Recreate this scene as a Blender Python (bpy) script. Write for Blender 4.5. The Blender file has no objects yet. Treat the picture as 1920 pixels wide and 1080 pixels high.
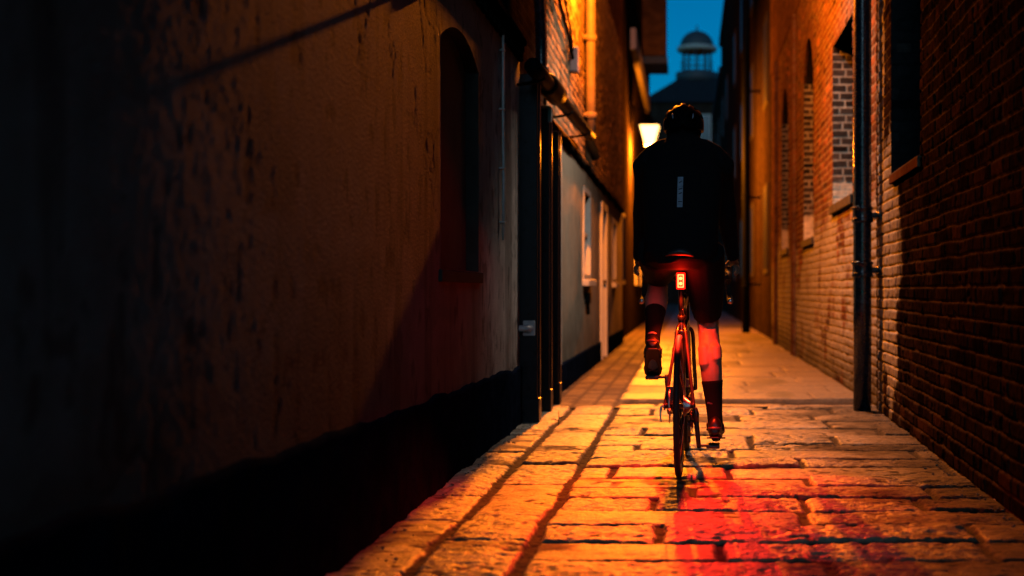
import bpy, bmesh, math, random
import numpy as np
from mathutils import Vector, Matrix
R = math.radians
random.seed(7)
S = bpy.context.scene
COL = S.collection

# ------------------------------------------------------------------ camera
EYE = 0.88
cd = bpy.data.cameras.new('camera'); cam = bpy.data.objects.new('camera', cd); COL.objects.link(cam)
cam.location = (0, 0, EYE); cam.rotation_euler = (R(90), 0, 0)
cd.sensor_width = 36; cd.lens = 41.6
cd.shift_x = -0.172; cd.shift_y = 0.0026            # the frame is an off-centre crop of the lens image
cd.clip_end = 600; cd.clip_start = 0.05
cd.dof.use_dof = True; cd.dof.focus_distance = 5.75; cd.dof.aperture_fstop = 1.6
S.camera = cam
# ------------------------------------------------------------------ world: dusk sky
W = bpy.data.worlds.new('World'); S.world = W; W.use_nodes = True
wn = W.node_tree; wn.nodes.clear()
sky = wn.nodes.new('ShaderNodeTexSky'); sky.sky_type = 'NISHITA'; sky.sun_disc = False
sky.sun_elevation = R(9.0); sky.sun_rotation = R(200); sky.ozone_density = 4.0; sky.air_density = 1.0; sky.dust_density = 0.3
tint = wn.nodes.new('ShaderNodeMix'); tint.data_type = 'RGBA'; tint.blend_type = 'MULTIPLY'
tint.inputs['Factor'].default_value = 1.0
tint.inputs['B'].default_value = (0.02, 0.72, 1.0, 1)
bgn = wn.nodes.new('ShaderNodeBackground'); bgn.inputs['Strength'].default_value = 0.097
wo = wn.nodes.new('ShaderNodeOutputWorld')
wtc = wn.nodes.new('ShaderNodeTexCoord'); wsp = wn.nodes.new('ShaderNodeSeparateXYZ'); wmr = wn.nodes.new('ShaderNodeMapRange')
wmr.inputs['From Min'].default_value = .25; wmr.inputs['From Max'].default_value = .8
wmx = wn.nodes.new('ShaderNodeMix'); wmx.data_type = 'RGBA'; wmx.inputs['A'].default_value = (0.0, 0.62, .86, 1); wmx.inputs['B'].default_value = (.10, .34, .50, 1)   # greyer overhead
wn.links.new(wtc.outputs['Generated'], wsp.inputs[0]); wn.links.new(wsp.outputs['Z'], wmr.inputs['Value']); wn.links.new(wmr.outputs[0], wmx.inputs['Factor']); wn.links.new(wmx.outputs['Result'], tint.inputs['B'])
wn.links.new(sky.outputs[0], tint.inputs['A']); wn.links.new(tint.outputs['Result'], bgn.inputs[0]); wn.links.new(bgn.outputs[0], wo.inputs[0])
# ------------------------------------------------------------------ faint last light, from behind the camera, high
sd = bpy.data.lights.new('sun', 'SUN'); sun = bpy.data.objects.new('sun', sd); COL.objects.link(sun)
sd.energy = 0.3; sd.angle = R(30); sd.color = (0.62, 0.82, 1.0)
sun.rotation_euler = (R(68), 0, R(-1))
# ------------------------------------------------------------------ exposure
S.view_settings.view_transform = 'Standard'; S.view_settings.look = 'None'
S.view_settings.exposure = 0; S.view_settings.gamma = 1
try:
    S.cycles.use_denoising = True
    S.cycles.denoiser = 'OPENIMAGEDENOISE'
except Exception: pass
S.cycles.max_bounces = 6; S.cycles.diffuse_bounces = 0; S.cycles.glossy_bounces = 3
S.cycles.caustics_reflective = False; S.cycles.caustics_refractive = False
S.cycles.sample_clamp_indirect = 4
LAMP_COL = (1.0, 0.215, 0.006)
LAMP_W = 1600; LAMP_BEAM_W = 1300; FAR_LAMP_W = 3600; TAIL_W = 190

# ------------------------------------------------------------------ numpy noise
def _h(ix, iy, s):
    n = (ix.astype(np.int64) * 374761393 + iy.astype(np.int64) * 668265263 + int(s) * 982451653) & 0x7fffffff
    n = ((n ^ (n >> 13)) * 1274126177) & 0x7fffffff
    n = n ^ (n >> 16)
    return (n & 0xffff) / 65535.0
def vn(x, y, s=0):
    ix = np.floor(x); iy = np.floor(y); fx = x - ix; fy = y - iy
    fx = fx * fx * (3 - 2 * fx); fy = fy * fy * (3 - 2 * fy)
    a = _h(ix, iy, s); b = _h(ix + 1, iy, s); c = _h(ix, iy + 1, s); d = _h(ix + 1, iy + 1, s)
    return (a + (b - a) * fx) * (1 - fy) + (c + (d - c) * fx) * fy
def fbm(x, y, s=0, o=4):
    t = 0; a = .5; tot = 0
    for k in range(o):
        t = t + a * vn(x, y, s + k * 17); tot += a; a *= .5; x = x * 2.03 + 11.3; y = y * 2.03 + 5.7
    return t / tot                                   # 0..1
def ss(a, b, x):
    t = np.clip((x - a) / (b - a), 0, 1); return t * t * (3 - 2 * t)
def lerp(a, b, t): return a + (b - a) * t

# ------------------------------------------------------------------ materials
def _mix(nt, bt, fac):
    m = nt.nodes.new('ShaderNodeMix'); m.data_type = 'RGBA'; m.blend_type = bt; m.inputs['Factor'].default_value = fac
    return m
def mat(name, col=(.5, .5, .5), rough=.6, metal=0., spec=.5, var=.25, nscale=8., bump=0., bscale=60., attr=False,
        coat=0., emit=None, estr=0., rvar=0., trans=0., brick=None, bdist=.004, stone=False):
    m = bpy.data.materials.new(name); m.use_nodes = True; nt = m.node_tree; L = nt.links
    p = nt.nodes['Principled BSDF']
    p.inputs['Roughness'].default_value = rough; p.inputs['Metallic'].default_value = metal
    p.inputs['Specular IOR Level'].default_value = spec
    p.inputs['Coat Weight'].default_value = coat; p.inputs['Transmission Weight'].default_value = trans
    tc = nt.nodes.new('ShaderNodeTexCoord')
    n = nt.nodes.new('ShaderNodeTexNoise'); n.inputs['Scale'].default_value = nscale; n.inputs['Detail'].default_value = 6
    n.inputs['Roughness'].default_value = .65
    L.new(tc.outputs['Object'], n.inputs['Vector'])
    mr = nt.nodes.new('ShaderNodeMapRange'); mr.inputs['From Min'].default_value = .3; mr.inputs['From Max'].default_value = .7
    mr.inputs['To Min'].default_value = 1 - var; mr.inputs['To Max'].default_value = 1 + var
    L.new(n.outputs['Fac'], mr.inputs['Value'])
    mx = _mix(nt, 'MULTIPLY', 1.0)
    src = None
    if attr:
        a = nt.nodes.new('ShaderNodeAttribute'); a.attribute_name = 'Col'; src = a.outputs['Color']
    elif brick:
        sp = nt.nodes.new('ShaderNodeSeparateXYZ'); cb = nt.nodes.new('ShaderNodeCombineXYZ')
        L.new(tc.outputs['Object'], sp.inputs[0])
        ad = nt.nodes.new('ShaderNodeMath'); ad.operation = 'ADD'
        L.new(sp.outputs['X'], ad.inputs[0]); L.new(sp.outputs['Y'], ad.inputs[1])
        L.new(ad.outputs[0], cb.inputs['X']); L.new(sp.outputs['Z'], cb.inputs['Y'])
        b = nt.nodes.new('ShaderNodeTexBrick'); b.inputs['Scale'].default_value = 1
        b.inputs['Brick Width'].default_value = .225; b.inputs['Row Height'].default_value = .075
        b.inputs['Mortar Size'].default_value = .006; b.inputs['Mortar Smooth'].default_value = .2
        b.inputs['Color1'].default_value = (*col, 1); b.inputs['Color2'].default_value = (*[c * .6 for c in col], 1)
        b.inputs['Mortar'].default_value = (*brick, 1)
        L.new(cb.outputs[0], b.inputs['Vector']); src = b.outputs['Color']
    if src: L.new(src, mx.inputs['A'])
    else: mx.inputs['A'].default_value = (*col, 1)
    L.new(mr.outputs[0], mx.inputs['B']); L.new(mx.outputs['Result'], p.inputs['Base Color'])
    if stone:
        bwn = nt.nodes.new('ShaderNodeRGBToBW'); L.new(src, bwn.inputs[0])
        m3 = nt.nodes.new('ShaderNodeMapRange'); m3.inputs['From Min'].default_value = .05; m3.inputs['From Max'].default_value = .16; m3.inputs['To Min'].default_value = .95; m3.inputs['To Max'].default_value = rough
        L.new(bwn.outputs[0], m3.inputs['Value']); L.new(m3.outputs[0], p.inputs['Roughness'])
    elif rvar:
        m2 = nt.nodes.new('ShaderNodeMapRange'); m2.inputs['From Min'].default_value = .3; m2.inputs['From Max'].default_value = .7
        m2.inputs['To Min'].default_value = max(rough - rvar, .05); m2.inputs['To Max'].default_value = min(rough + rvar, 1)
        L.new(n.outputs['Fac'], m2.inputs['Value']); L.new(m2.outputs[0], p.inputs['Roughness'])
    if bump:
        n2 = nt.nodes.new('ShaderNodeTexNoise'); n2.inputs['Scale'].default_value = bscale; n2.inputs['Detail'].default_value = 8
        n2.inputs['Roughness'].default_value = .6
        L.new(tc.outputs['Object'], n2.inputs['Vector'])
        bp = nt.nodes.new('ShaderNodeBump'); bp.inputs['Strength'].default_value = bump; bp.inputs['Distance'].default_value = bdist
        L.new(n2.outputs['Fac'], bp.inputs['Height'])
        if brick:
            b2 = nt.nodes.new('ShaderNodeBump'); b2.inputs['Strength'].default_value = .8; b2.inputs['Distance'].default_value = .008
            b2.invert = True
            L.new(b.outputs['Fac'], b2.inputs['Height']); L.new(bp.outputs[0], b2.inputs['Normal']); L.new(b2.outputs[0], p.inputs['Normal'])
        else: L.new(bp.outputs[0], p.inputs['Normal'])
    if emit:
        p.inputs['Emission Color'].default_value = (*emit, 1); p.inputs['Emission Strength'].default_value = estr
    return m

M = {}
M['relief'] = mat('aged_brick', attr=True, rough=.82, var=.35, nscale=22, bump=.5, bscale=140, spec=0)
M['stone'] = mat('worn_flagstone', attr=True, rough=.42, stone=True, var=.45, nscale=26, bump=.9, bscale=85, spec=.5, bdist=.006)
M['ground'] = mat('packed_earth', (.06, .05, .045), rough=.9)
M['plaster'] = mat('rough_render', attr=True, rough=.85, var=.18, nscale=7, bump=1.0, bscale=75, spec=.10, bdist=.006)
M['plinth'] = mat('tarred_plinth', (.008, .012, .026), rough=.9, spec=0, var=.5, nscale=6, bump=.7, bscale=40, bdist=.008)
M['black_paint'] = mat('black_gloss_timber', (.005, .008, .014), rough=.34, spec=.25, var=.5, nscale=20, bump=.15, bscale=30, rvar=.1)
M['iron'] = mat('black_iron', (.004, .005, .006), rough=.5, metal=.0, spec=.03, var=.4, nscale=30, bump=.25, bscale=50)
M['pipe'] = mat('blue_black_pipe_paint', (.008, .022, .038), rough=.24, var=.5, nscale=24, bump=.35, bscale=45, rvar=.12, spec=.7)
M['white_paint'] = mat('white_paint', (.72, .70, .66), rough=.5, var=.12, nscale=30)
M['cream'] = mat('cream_render', (.42, .37, .30), rough=.85, var=.18, nscale=3, bump=.5, bscale=40)
M['dark_brick'] = mat('dark_brick', (.034, .022, .017), rough=.9, spec=0, var=.4, nscale=3, bump=.4, bscale=90, brick=(.045, .038, .033))
M['red_brick'] = mat('orange_brick', (.15, .068, .034), rough=.9, spec=0, var=.4, nscale=3, bump=.4, bscale=90, brick=(.13, .10, .075))
M['slate'] = mat('slate_roof', (.02, .024, .03), rough=.8, spec=.1, var=.4, nscale=5, bump=.4, bscale=20)
M['lead'] = mat('lead_dome', (.05, .06, .075), rough=.6, var=.2)
M['pale_stone'] = mat('pale_stone', (.5, .47, .44), rough=.8, var=.15)
M['glass'] = mat('window_glass', (.015, .02, .025), rough=.12, var=.1, spec=.5)
M['dull_glass'] = mat('dusty_window_glass', (.012, .014, .016), rough=.5, var=.1, spec=.1)
M['reveal_brick'] = mat('near_black_brick', (.008, .007, .007), rough=.95, spec=0, var=.4)  # near-black lining of the blind window openings
M['dark_stone'] = mat('sooty_stone', (.05, .045, .04), rough=.9, spec=.1)
M['pipe_brown'] = mat('brown_pipe_paint', (.17, .12, .09), rough=.5, spec=.2, var=.3)
M['curtain'] = mat('pale_blind', (.6, .55, .45), rough=.8, var=.1)
M['lamp_glass'] = mat('lit_lantern_glass', (1, .8, .5), rough=.4, var=0, emit=(1.0, .52, .15), estr=6)
M['grey_box'] = mat('grey_plastic', (.32, .22, .22), rough=.6, var=.1)

# ------------------------------------------------------------------ object helpers
def tag(o, label=None, cat=None, group=None, kind=None):
    if label: o['label'] = label
    if cat: o['category'] = cat
    if group: o['group'] = group
    if kind: o['kind'] = kind
    return o
def empty(name, loc=(0, 0, 0), rz=0, **k):
    o = bpy.data.objects.new(name, None); COL.objects.link(o); o.location = loc; o.rotation_euler = (0, 0, rz)
    o.empty_display_size = .1
    return tag(o, **k)
def link(name, me, m=None, parent=None, **k):
    o = bpy.data.objects.new(name, me); COL.objects.link(o)
    if m: me.materials.append(m)
    if parent: o.parent = parent
    return tag(o, **k)
def obj(name, bm, m, parent=None, smooth=True, bevel=0, sub=0, **k):
    bmesh.ops.recalc_face_normals(bm, faces=bm.faces[:])
    me = bpy.data.meshes.new(name); bm.to_mesh(me); bm.free()
    me.polygons.foreach_set('use_smooth', [bool(smooth)] * len(me.polygons))
    o = link(name, me, m, parent, **k)
    if bevel:
        b = o.modifiers.new('bevel', 'BEVEL'); b.width = bevel; b.segments = 2; b.limit_method = 'ANGLE'; b.angle_limit = R(40)
    if sub:
        s = o.modifiers.new('sub', 'SUBSURF'); s.levels = sub; s.render_levels = sub
    return o
def nb(): return bmesh.new()
def box(bm, a, b):
    (x0, y0, z0), (x1, y1, z1) = a, b
    v = [bm.verts.new(p) for p in ((x0, y0, z0), (x1, y0, z0), (x1, y1, z0), (x0, y1, z0), (x0, y0, z1), (x1, y0, z1), (x1, y1, z1), (x0, y1, z1))]
    for f in ((0, 3, 2, 1), (4, 5, 6, 7), (0, 1, 5, 4), (1, 2, 6, 5), (2, 3, 7, 6), (3, 0, 4, 7)): bm.faces.new([v[i] for i in f])
    return bm
def prism(bm, poly, z0, z1):
    lo = [bm.verts.new((x, y, z0)) for x, y in poly]; hi = [bm.verts.new((x, y, z1)) for x, y in poly]
    bm.faces.new(lo[::-1]); bm.faces.new(hi)
    for i in range(len(poly)):
        j = (i + 1) % len(poly); bm.faces.new((lo[i], lo[j], hi[j], hi[i]))
    return bm
def tube(bm, pts, r, n=12, ref=None, flat=1.0, caps=True, closed=False):
    """swept tube; r scalar or list; flat scales the second axis"""
    pts = [Vector(p) for p in pts]; N = len(pts)
    rs = r if isinstance(r, (list, tuple)) else [r] * N
    fl = flat if isinstance(flat, (list, tuple)) else [flat] * N
    tans = []
    for i in range(N):
        if closed: t = pts[(i + 1) % N] - pts[i - 1]
        else: t = (pts[min(i + 1, N - 1)] - pts[max(i - 1, 0)])
        tans.append(t.normalized())
    a = Vector(ref) if ref else (Vector((1, 0, 0)) if abs(tans[0].x) < .8 else Vector((0, 0, 1)))
    rings = []
    for i in range(N):
        a = (a - tans[i] * a.dot(tans[i])); a.normalize(); b = tans[i].cross(a)
        rings.append([bm.verts.new(pts[i] + a * (math.cos(2 * math.pi * k / n) * rs[i]) + b * (math.sin(2 * math.pi * k / n) * rs[i] * fl[i])) for k in range(n)])
    for i in range(N if closed else N - 1):
        A, B = rings[i], rings[(i + 1) % N]
        for k in range(n): bm.faces.new((A[k], A[(k + 1) % n], B[(k + 1) % n], B[k]))
    if caps and not closed:
        bm.faces.new(rings[0][::-1]); bm.faces.new(rings[-1])
    return bm
def lathe(bm, prof, origin=(0, 0, 0), axis='z', n=24, caps=True):
    """prof: list of (radius, height along axis)"""
    o = Vector(origin); rings = []
    for r, h in prof:
        ring = []
        for k in range(n):
            c, s = math.cos(2 * math.pi * k / n) * r, math.sin(2 * math.pi * k / n) * r
            p = {'z': (c, s, h), 'x': (h, c, s), 'y': (c, h, s)}[axis]
            ring.append(bm.verts.new(o + Vector(p)))
        rings.append(ring)
    for A, B in zip(rings, rings[1:]):
        for k in range(n): bm.faces.new((A[k], A[(k + 1) % n], B[(k + 1) % n], B[k]))
    if caps: bm.faces.new(rings[0][::-1]); bm.faces.new(rings[-1])
    return bm
def smooth_path(pts, k=6):
    P = [Vector(p) for p in pts]; out = []
    for i in range(len(P) - 1):
        p0 = P[max(i - 1, 0)]; p1 = P[i]; p2 = P[i + 1]; p3 = P[min(i + 2, len(P) - 1)]
        for j in range(k):
            t = j / k
            out.append(.5 * ((2 * p1) + (p2 - p0) * t + (2 * p0 - 5 * p1 + 4 * p2 - p3) * t * t + (3 * p1 - p0 - 3 * p2 + p3) * t ** 3))
    out.append(P[-1]); return out
def grid(name, P, C, m, parent=None, hole=None, **k):
    """P: (nu,nv,3) points, C: (nu,nv,3) intrinsic colours, hole: bool per cell to leave out"""
    nu, nv = P.shape[:2]
    idx = np.arange(nu * nv).reshape(nu, nv)
    q = np.stack([idx[:-1, :-1], idx[1:, :-1], idx[1:, 1:], idx[:-1, 1:]], -1)
    q = q[~hole] if hole is not None else q.reshape(-1, 4)
    me = bpy.data.meshes.new(name)
    me.vertices.add(nu * nv); me.vertices.foreach_set('co', P.reshape(-1).astype(np.float32))
    nf = len(q); me.loops.add(nf * 4); me.loops.foreach_set('vertex_index', q.reshape(-1).astype(np.int32))
    me.polygons.add(nf); me.polygons.foreach_set('loop_start', (np.arange(nf) * 4).astype(np.int32))
    me.polygons.foreach_set('use_smooth', np.ones(nf, bool))
    at = me.color_attributes.new('Col', 'FLOAT_COLOR', 'POINT')
    c4 = np.ones((nu * nv, 4), np.float32); c4[:, :3] = C.reshape(-1, 3); at.data.foreach_set('color', c4.reshape(-1))
    me.update(calc_edges=True); me.validate()
    return link(name, me, m, parent, **k)

# ------------------------------------------------------------------ brickwork as real relief
def bricks(u, v, seed=0, course=.075, L=.228, joint=.010, rough=1.0, c1=(.10, .06, .045), c2=(.05, .035, .03), cm=(.16, .14, .12)):
    """height and colour of Flemish-bond brickwork at (u, v)"""
    uu = u + (fbm(u * 6, v * 6, seed + 3, 2) - .5) * .012; vv = v + (fbm(u * 3 + 9, v * 5, seed + 4, 2) - .5) * .014
    row = np.floor(vv / course); fv = vv / course - row
    per = L * 1.5
    off = (row % 2) * per * .5 + (_h(row, row * 0, seed + 5) - .5) * .05
    t = (uu + off) / per; cell = np.floor(t); ft = (t - cell) * per
    head = ft > L
    fu = np.where(head, (ft - L), ft); wid = np.where(head, L * .5, L)
    bid = cell * 2 + head
    du = np.minimum(fu, wid - fu); dv = np.minimum(fv, 1 - fv) * course
    r1 = _h(bid, row, seed); r2 = _h(bid, row, seed + 1); r3 = _h(bid, row, seed + 2)
    e = (fbm(u * 45, v * 45, seed + 8, 3) - .5) * .008
    d = np.minimum(du, dv) + e * rough
    face = ss(joint * .35, joint * .35 + .007, d)
    h = -.009 + face * (.009 + (r1 - .5) * .006 * rough + (fu - wid / 2) * (r2 - .5) * .014 + (fv - .5) * (r3 - .5) * .004)
    h += (fbm(u * 30, v * 30, seed + 9, 4) - .5) * .006 * rough * (.4 + face)
    h += (fbm(u * 9, v * 9, seed + 10, 3) - .5) * .006 * rough
    sp = ss(.62, .75, fbm(u * 12, v * 12, seed + 12, 3)) * ss(.6, .75, r2)        # spalled faces
    h -= sp * face * .008
    k = (r3 * .7 + .3 * fbm(u * 14, v * 14, seed + 13, 3))[..., None]
    c = lerp(np.array(c2), np.array(c1), k)
    odd = _h(bid, row, seed + 21)[..., None]; c = np.where(odd > .93, c * np.array((2.0, 1.7, 1.5)), np.where(odd < .12, c * .45, c))
    c = lerp(np.array(cm) * (0.6 + .6 * fbm(u * 20, v * 20, seed + 14, 3)[..., None]), c, face[..., None])
    return h, c, face
def arch_cells(U, V, u0, u1, v0, vs, rise):
    """cells inside an opening with a segmental head, after snapping the near vertices to the arc"""
    w = (u1 - u0) / 2; uc = (u0 + u1) / 2
    inside = lambda a, b: (a > u0) & (a < u1) & (b > v0) & (b < vs + 1e-6)
    cu = (U[:-1, :-1] + U[1:, 1:]) / 2; cv = (V[:-1, :-1] + V[1:, 1:]) / 2
    if rise <= 0: return inside(cu, cv)
    Rr = (w * w + rise * rise) / (2 * rise); vc = vs + rise - Rr
    step = max(U[1, 0] - U[0, 0], V[0, 1] - V[0, 0])
    rr = np.hypot(U - uc, V - vc)
    near = (np.abs(rr - Rr) < step * .62) & (V > vs - .001) & (np.abs(U - uc) < w + step)
    U[near] = uc + (U[near] - uc) * Rr / rr[near]; V[near] = vc + (V[near] - vc) * Rr / rr[near]
    cu = (U[:-1, :-1] + U[1:, 1:] + U[1:, :-1] + U[:-1, 1:]) / 4; cv = (V[:-1, :-1] + V[1:, 1:] + V[1:, :-1] + V[:-1, 1:]) / 4
    arc = (np.hypot(cu - uc, cv - vc) < Rr) & (cv >= vs - .001) & (np.abs(cu - uc) < w)
    return inside(cu, cv) | arc
def arch_outline(u0, u1, v0, vs, rise, n=14):
    """outline points from bottom-left, up, over, down to bottom-right"""
    pts = [(u0, v0), (u0, vs)]
    if rise > 0:
        w = (u1 - u0) / 2; uc = (u0 + u1) / 2; Rr = (w * w + rise * rise) / (2 * rise); vc = vs + rise - Rr
        a0 = math.atan2(vs - vc, -w); a1 = math.atan2(vs - vc, w)
        for k in range(1, n): 
            a = a0 + (a1 - a0) * k / n; pts.append((uc + Rr * math.cos(a), vc + Rr * math.sin(a)))
    pts += [(u1, vs), (u1, v0)]
    return pts
def reveal(parent, name, X, side, outline, depth, m):
    """the jambs, head and sill of an opening, going back from the wall face"""
    bm = nb(); f = [bm.verts.new((X(u) - side * .001, u, v)) for u, v in outline]; b = [bm.verts.new((X(u) + side * depth, u, v)) for u, v in outline]
    n = len(outline)
    for i in range(n):
        j = (i + 1) % n; bm.faces.new((f[i], f[j], b[j], b[i]))
    return obj(name, bm, m, parent, smooth=False)
def arch_ring(parent, name, X, side, outline, wid, proud, m):
    """brick arch over an opening: a ring of voussoirs standing proud of the wall"""
    pts = outline[1:-1]; uc = sum(p[0] for p in pts) / len(pts); vc = min(p[1] for p in pts) - .4
    bm = nb(); rows = []
    for u, v in pts:
        d = Vector((u - uc, v - vc)).normalized() * wid
        rows.append([bm.verts.new((X(u) + s, uu, vv)) for s, uu, vv in ((-side * proud, u, v), (-side * proud, u + d.x, v + d.y), (side * .03, u + d.x, v + d.y), (side * .03, u, v))])
    for A, B in zip(rows, rows[1:]):
        for k in range(4): bm.faces.new((A[k], A[(k + 1) % 4], B[(k + 1) % 4], B[k]))
    bm.faces.new(rows[0]); bm.faces.new(rows[-1][::-1])
    return obj(name, bm, m, parent, smooth=False)
def jamb(parent, X, y, v0, v1, depth, seed, c1, c2, cm, pale=0):
    'brick side of a deep opening on the right, the side that faces up the alley'
    us = axis(X(y) + .001, X(y) + depth, .006); vs = axis(v0, v1, .0075); A, B = np.meshgrid(us, vs, indexing='ij')
    h, c, _ = bricks(A * 1.0 + 3.1, B, seed, rough=.5, c1=c1, c2=c2, cm=cm, joint=.013)
    if pale: c = lerp(c, np.array((.55, .50, .42)), (ss(v0 + pale + .05, v0 + pale - .05, B + (fbm(A * 9, B * 9, seed + 3, 3) - .5) * .1) * .9)[..., None])
    return grid('jamb', np.stack([A, y - .004 - np.maximum(h, -.003), B], -1)[::-1], c[::-1], M['relief'], parent)
def axis(a, b, step):
    n = int(round((b - a) / step)); return np.linspace(a, b, n + 1)

# ================================================================== GROUND
def ground_sheet():
    bm = nb(); s = 160
    v = [bm.verts.new(p) for p in ((-s, -40, -.09), (s, -40, -.09), (s, 260, -.09), (-s, 260, -.09))]; bm.faces.new(v)
    obj('ground', bm, M['ground'], smooth=False, kind='structure')
ground_sheet()

def slab_field(x, y, cols, seed):
    """cols: list of (x0, x1, row boundaries in y, cut positions per row or None)"""
    wx = x + (fbm(x * 2.2, y * 2.2, seed + 1, 3) - .5) * .03 + (fbm(x * 14, y * 14, seed + 2, 2) - .5) * .014
    wy = y + (fbm(x * 2.0 + 7, y * 2.0, seed + 3, 3) - .5) * .04 + (fbm(x * 14, y * 14, seed + 4, 2) - .5) * .014
    d = np.full(x.shape, 9.0); sid = np.zeros(x.shape, np.int64); tu = np.zeros(x.shape); tv = np.zeros(x.shape)
    for ci, (x0, x1, rows, cuts) in enumerate(cols):
        inc = (wx >= x0) & (wx < x1)
        if not inc.any(): continue
        X, Y = wx[inc], wy[inc]
        rows = np.array(rows); k = np.clip(np.searchsorted(rows, Y) - 1, 0, len(rows) - 2)
        dd = np.minimum(np.minimum(Y - rows[k], rows[k + 1] - Y), np.minimum(X - x0, x1 - X) - .006)
        ident = ci * 100000 + k * 100; ux = (X - (x0 + x1) / 2); uy = Y - (rows[k] + rows[k + 1]) / 2
        if cuts is not None:
            for r in np.unique(k):
                s = k == r; c = np.array(cuts[r]); j = np.clip(np.searchsorted(c, X[s]) - 1, 0, len(c) - 2)
                dd[s] = np.minimum(dd[s], np.minimum(X[s] - c[j], c[j + 1] - X[s])); ident[s] += j
                ux[s] = X[s] - (c[j] + c[j + 1]) / 2
        d[inc] = dd; sid[inc] = ident; tu[inc] = ux; tv[inc] = uy
    return d, sid, tu, tv
rg = random.Random(11)
def cut_rows(n, x0, x1, lo, hi):
    out = []
    for i in range(n):
        c = [x0]; p = x0 + rg.uniform(lo * .4, hi)
        while p < x1 - lo * .5: c.append(p); p += rg.uniform(lo, hi)
        c.append(x1 + .01); out.append(c)
    return out
colA = (-1.3, -.875, [.6, 1.3, 1.9, 2.6, 3.15, 3.72, 4.57, 5.12, 5.98, 6.5, 7.3, 8.05, 8.9, 9.1], None)
colB = (-.875, -.545, [.6, 1.2, 1.8, 2.5, 3.1, 3.62, 4.16, 4.72, 5.45, 6.05, 6.78, 8.42, 8.9, 9.1], None)
rowsC = [.6, .95, 1.3, 1.65, 1.98, 2.3, 2.62, 2.95, 3.28, 3.58, 3.88, 4.16, 4.46, 4.74, 5.04, 5.32, 5.6, 5.94, 6.22, 6.54, 6.8, 7.2, 7.6, 8.0, 8.45, 8.86, 9.1]
colC = (-.545, 1.6, rowsC, cut_rows(len(rowsC) - 1, -.545, 1.6, .42, 1.15))
def near_paving():
    u = axis(-1.25, 1.52, .0085); v = axis(1.6, 8.98, .0072)
    X, Y = np.meshgrid(u, v, indexing='ij')
    d, sid, tu, tv = slab_field(X, Y, [colA, colB, colC], 40)
    r1 = _h(sid, sid * 0, 1); r2 = _h(sid, sid * 0, 2); r3 = _h(sid, sid * 0, 3); r4 = _h(sid, sid * 0, 4)
    jw = .007 + .010 * fbm(X * 5, Y * 5, 61, 3)
    edge = ss(jw, jw + .011, d + (fbm(X * 38, Y * 38, 62, 3) - .5) * .013)
    riv = (fbm(X * 7, Y * 13, 63, 5) - .5) * (.008 + .024 * r2) + (fbm(X * 26, Y * 48, 64, 4) - .5) * (.006 + .012 * r3) + (fbm(X * 60, Y * 75, 71, 3) - .5) * .006 - ss(.6, .72, fbm(X * 18, Y * 24, 72, 4)) * .006
    ter = fbm(X * 5 + r1 * 9, Y * 9, 65, 3) * 5; ter = (ter - np.floor(ter)); riv += np.where(r4 > .6, ss(.0, .18, ter) * .007, 0)
    dome = -.02 * (ss(.0, .13, .13 - d))
    top = (r1 - .5) * .010 + tu * (r2 - .5) * .016 + tv * (r3 - .5) * .03 + riv * np.where(r4 > .55, .8, .38) + dome * .3
    h = -.017 + edge * (.017 + top) + (1 - edge) * (fbm(X * 30, Y * 30, 66, 3) - .5) * .014
    dirt_dim = ss(.40, 1.20, X + (fbm(X * 4, Y * 4, 67, 3) - .5) * .6) * .9  # wall-side dirt, widened and darkened to paint in the light falloff
    h = h * (1 - .2 * dirt_dim)
    c = lerp(np.array((.10, .08, .055)), np.array((.46, .38, .27)), (.55 * r3 + .45 * fbm(X * 6, Y * 6, 68, 4))[..., None])
    c = c * (.72 + .56 * fbm(X * 30, Y * 30, 69, 3)[..., None]); c = c * (1 - .75 * ss(.60, .70, fbm(X * 18, Y * 24, 72, 4)) * ss(.35, .6, fbm(X * 3, Y * 3, 73, 3)))[..., None]
    c = c * (1 - .55 * ss(.56, .70, fbm(X * 2.2, Y * 3.2, 74, 4)))[..., None]
    jc = np.array((.018, .013, .010)) * (.6 + .9 * fbm(X * 25, Y * 25, 70, 3)[..., None])
    c = lerp(jc, c, np.clip(edge, 0, 1)[..., None]); c = lerp(c, c * .16, dirt_dim[..., None])
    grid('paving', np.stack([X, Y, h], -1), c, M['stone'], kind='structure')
near_paving()
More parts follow.
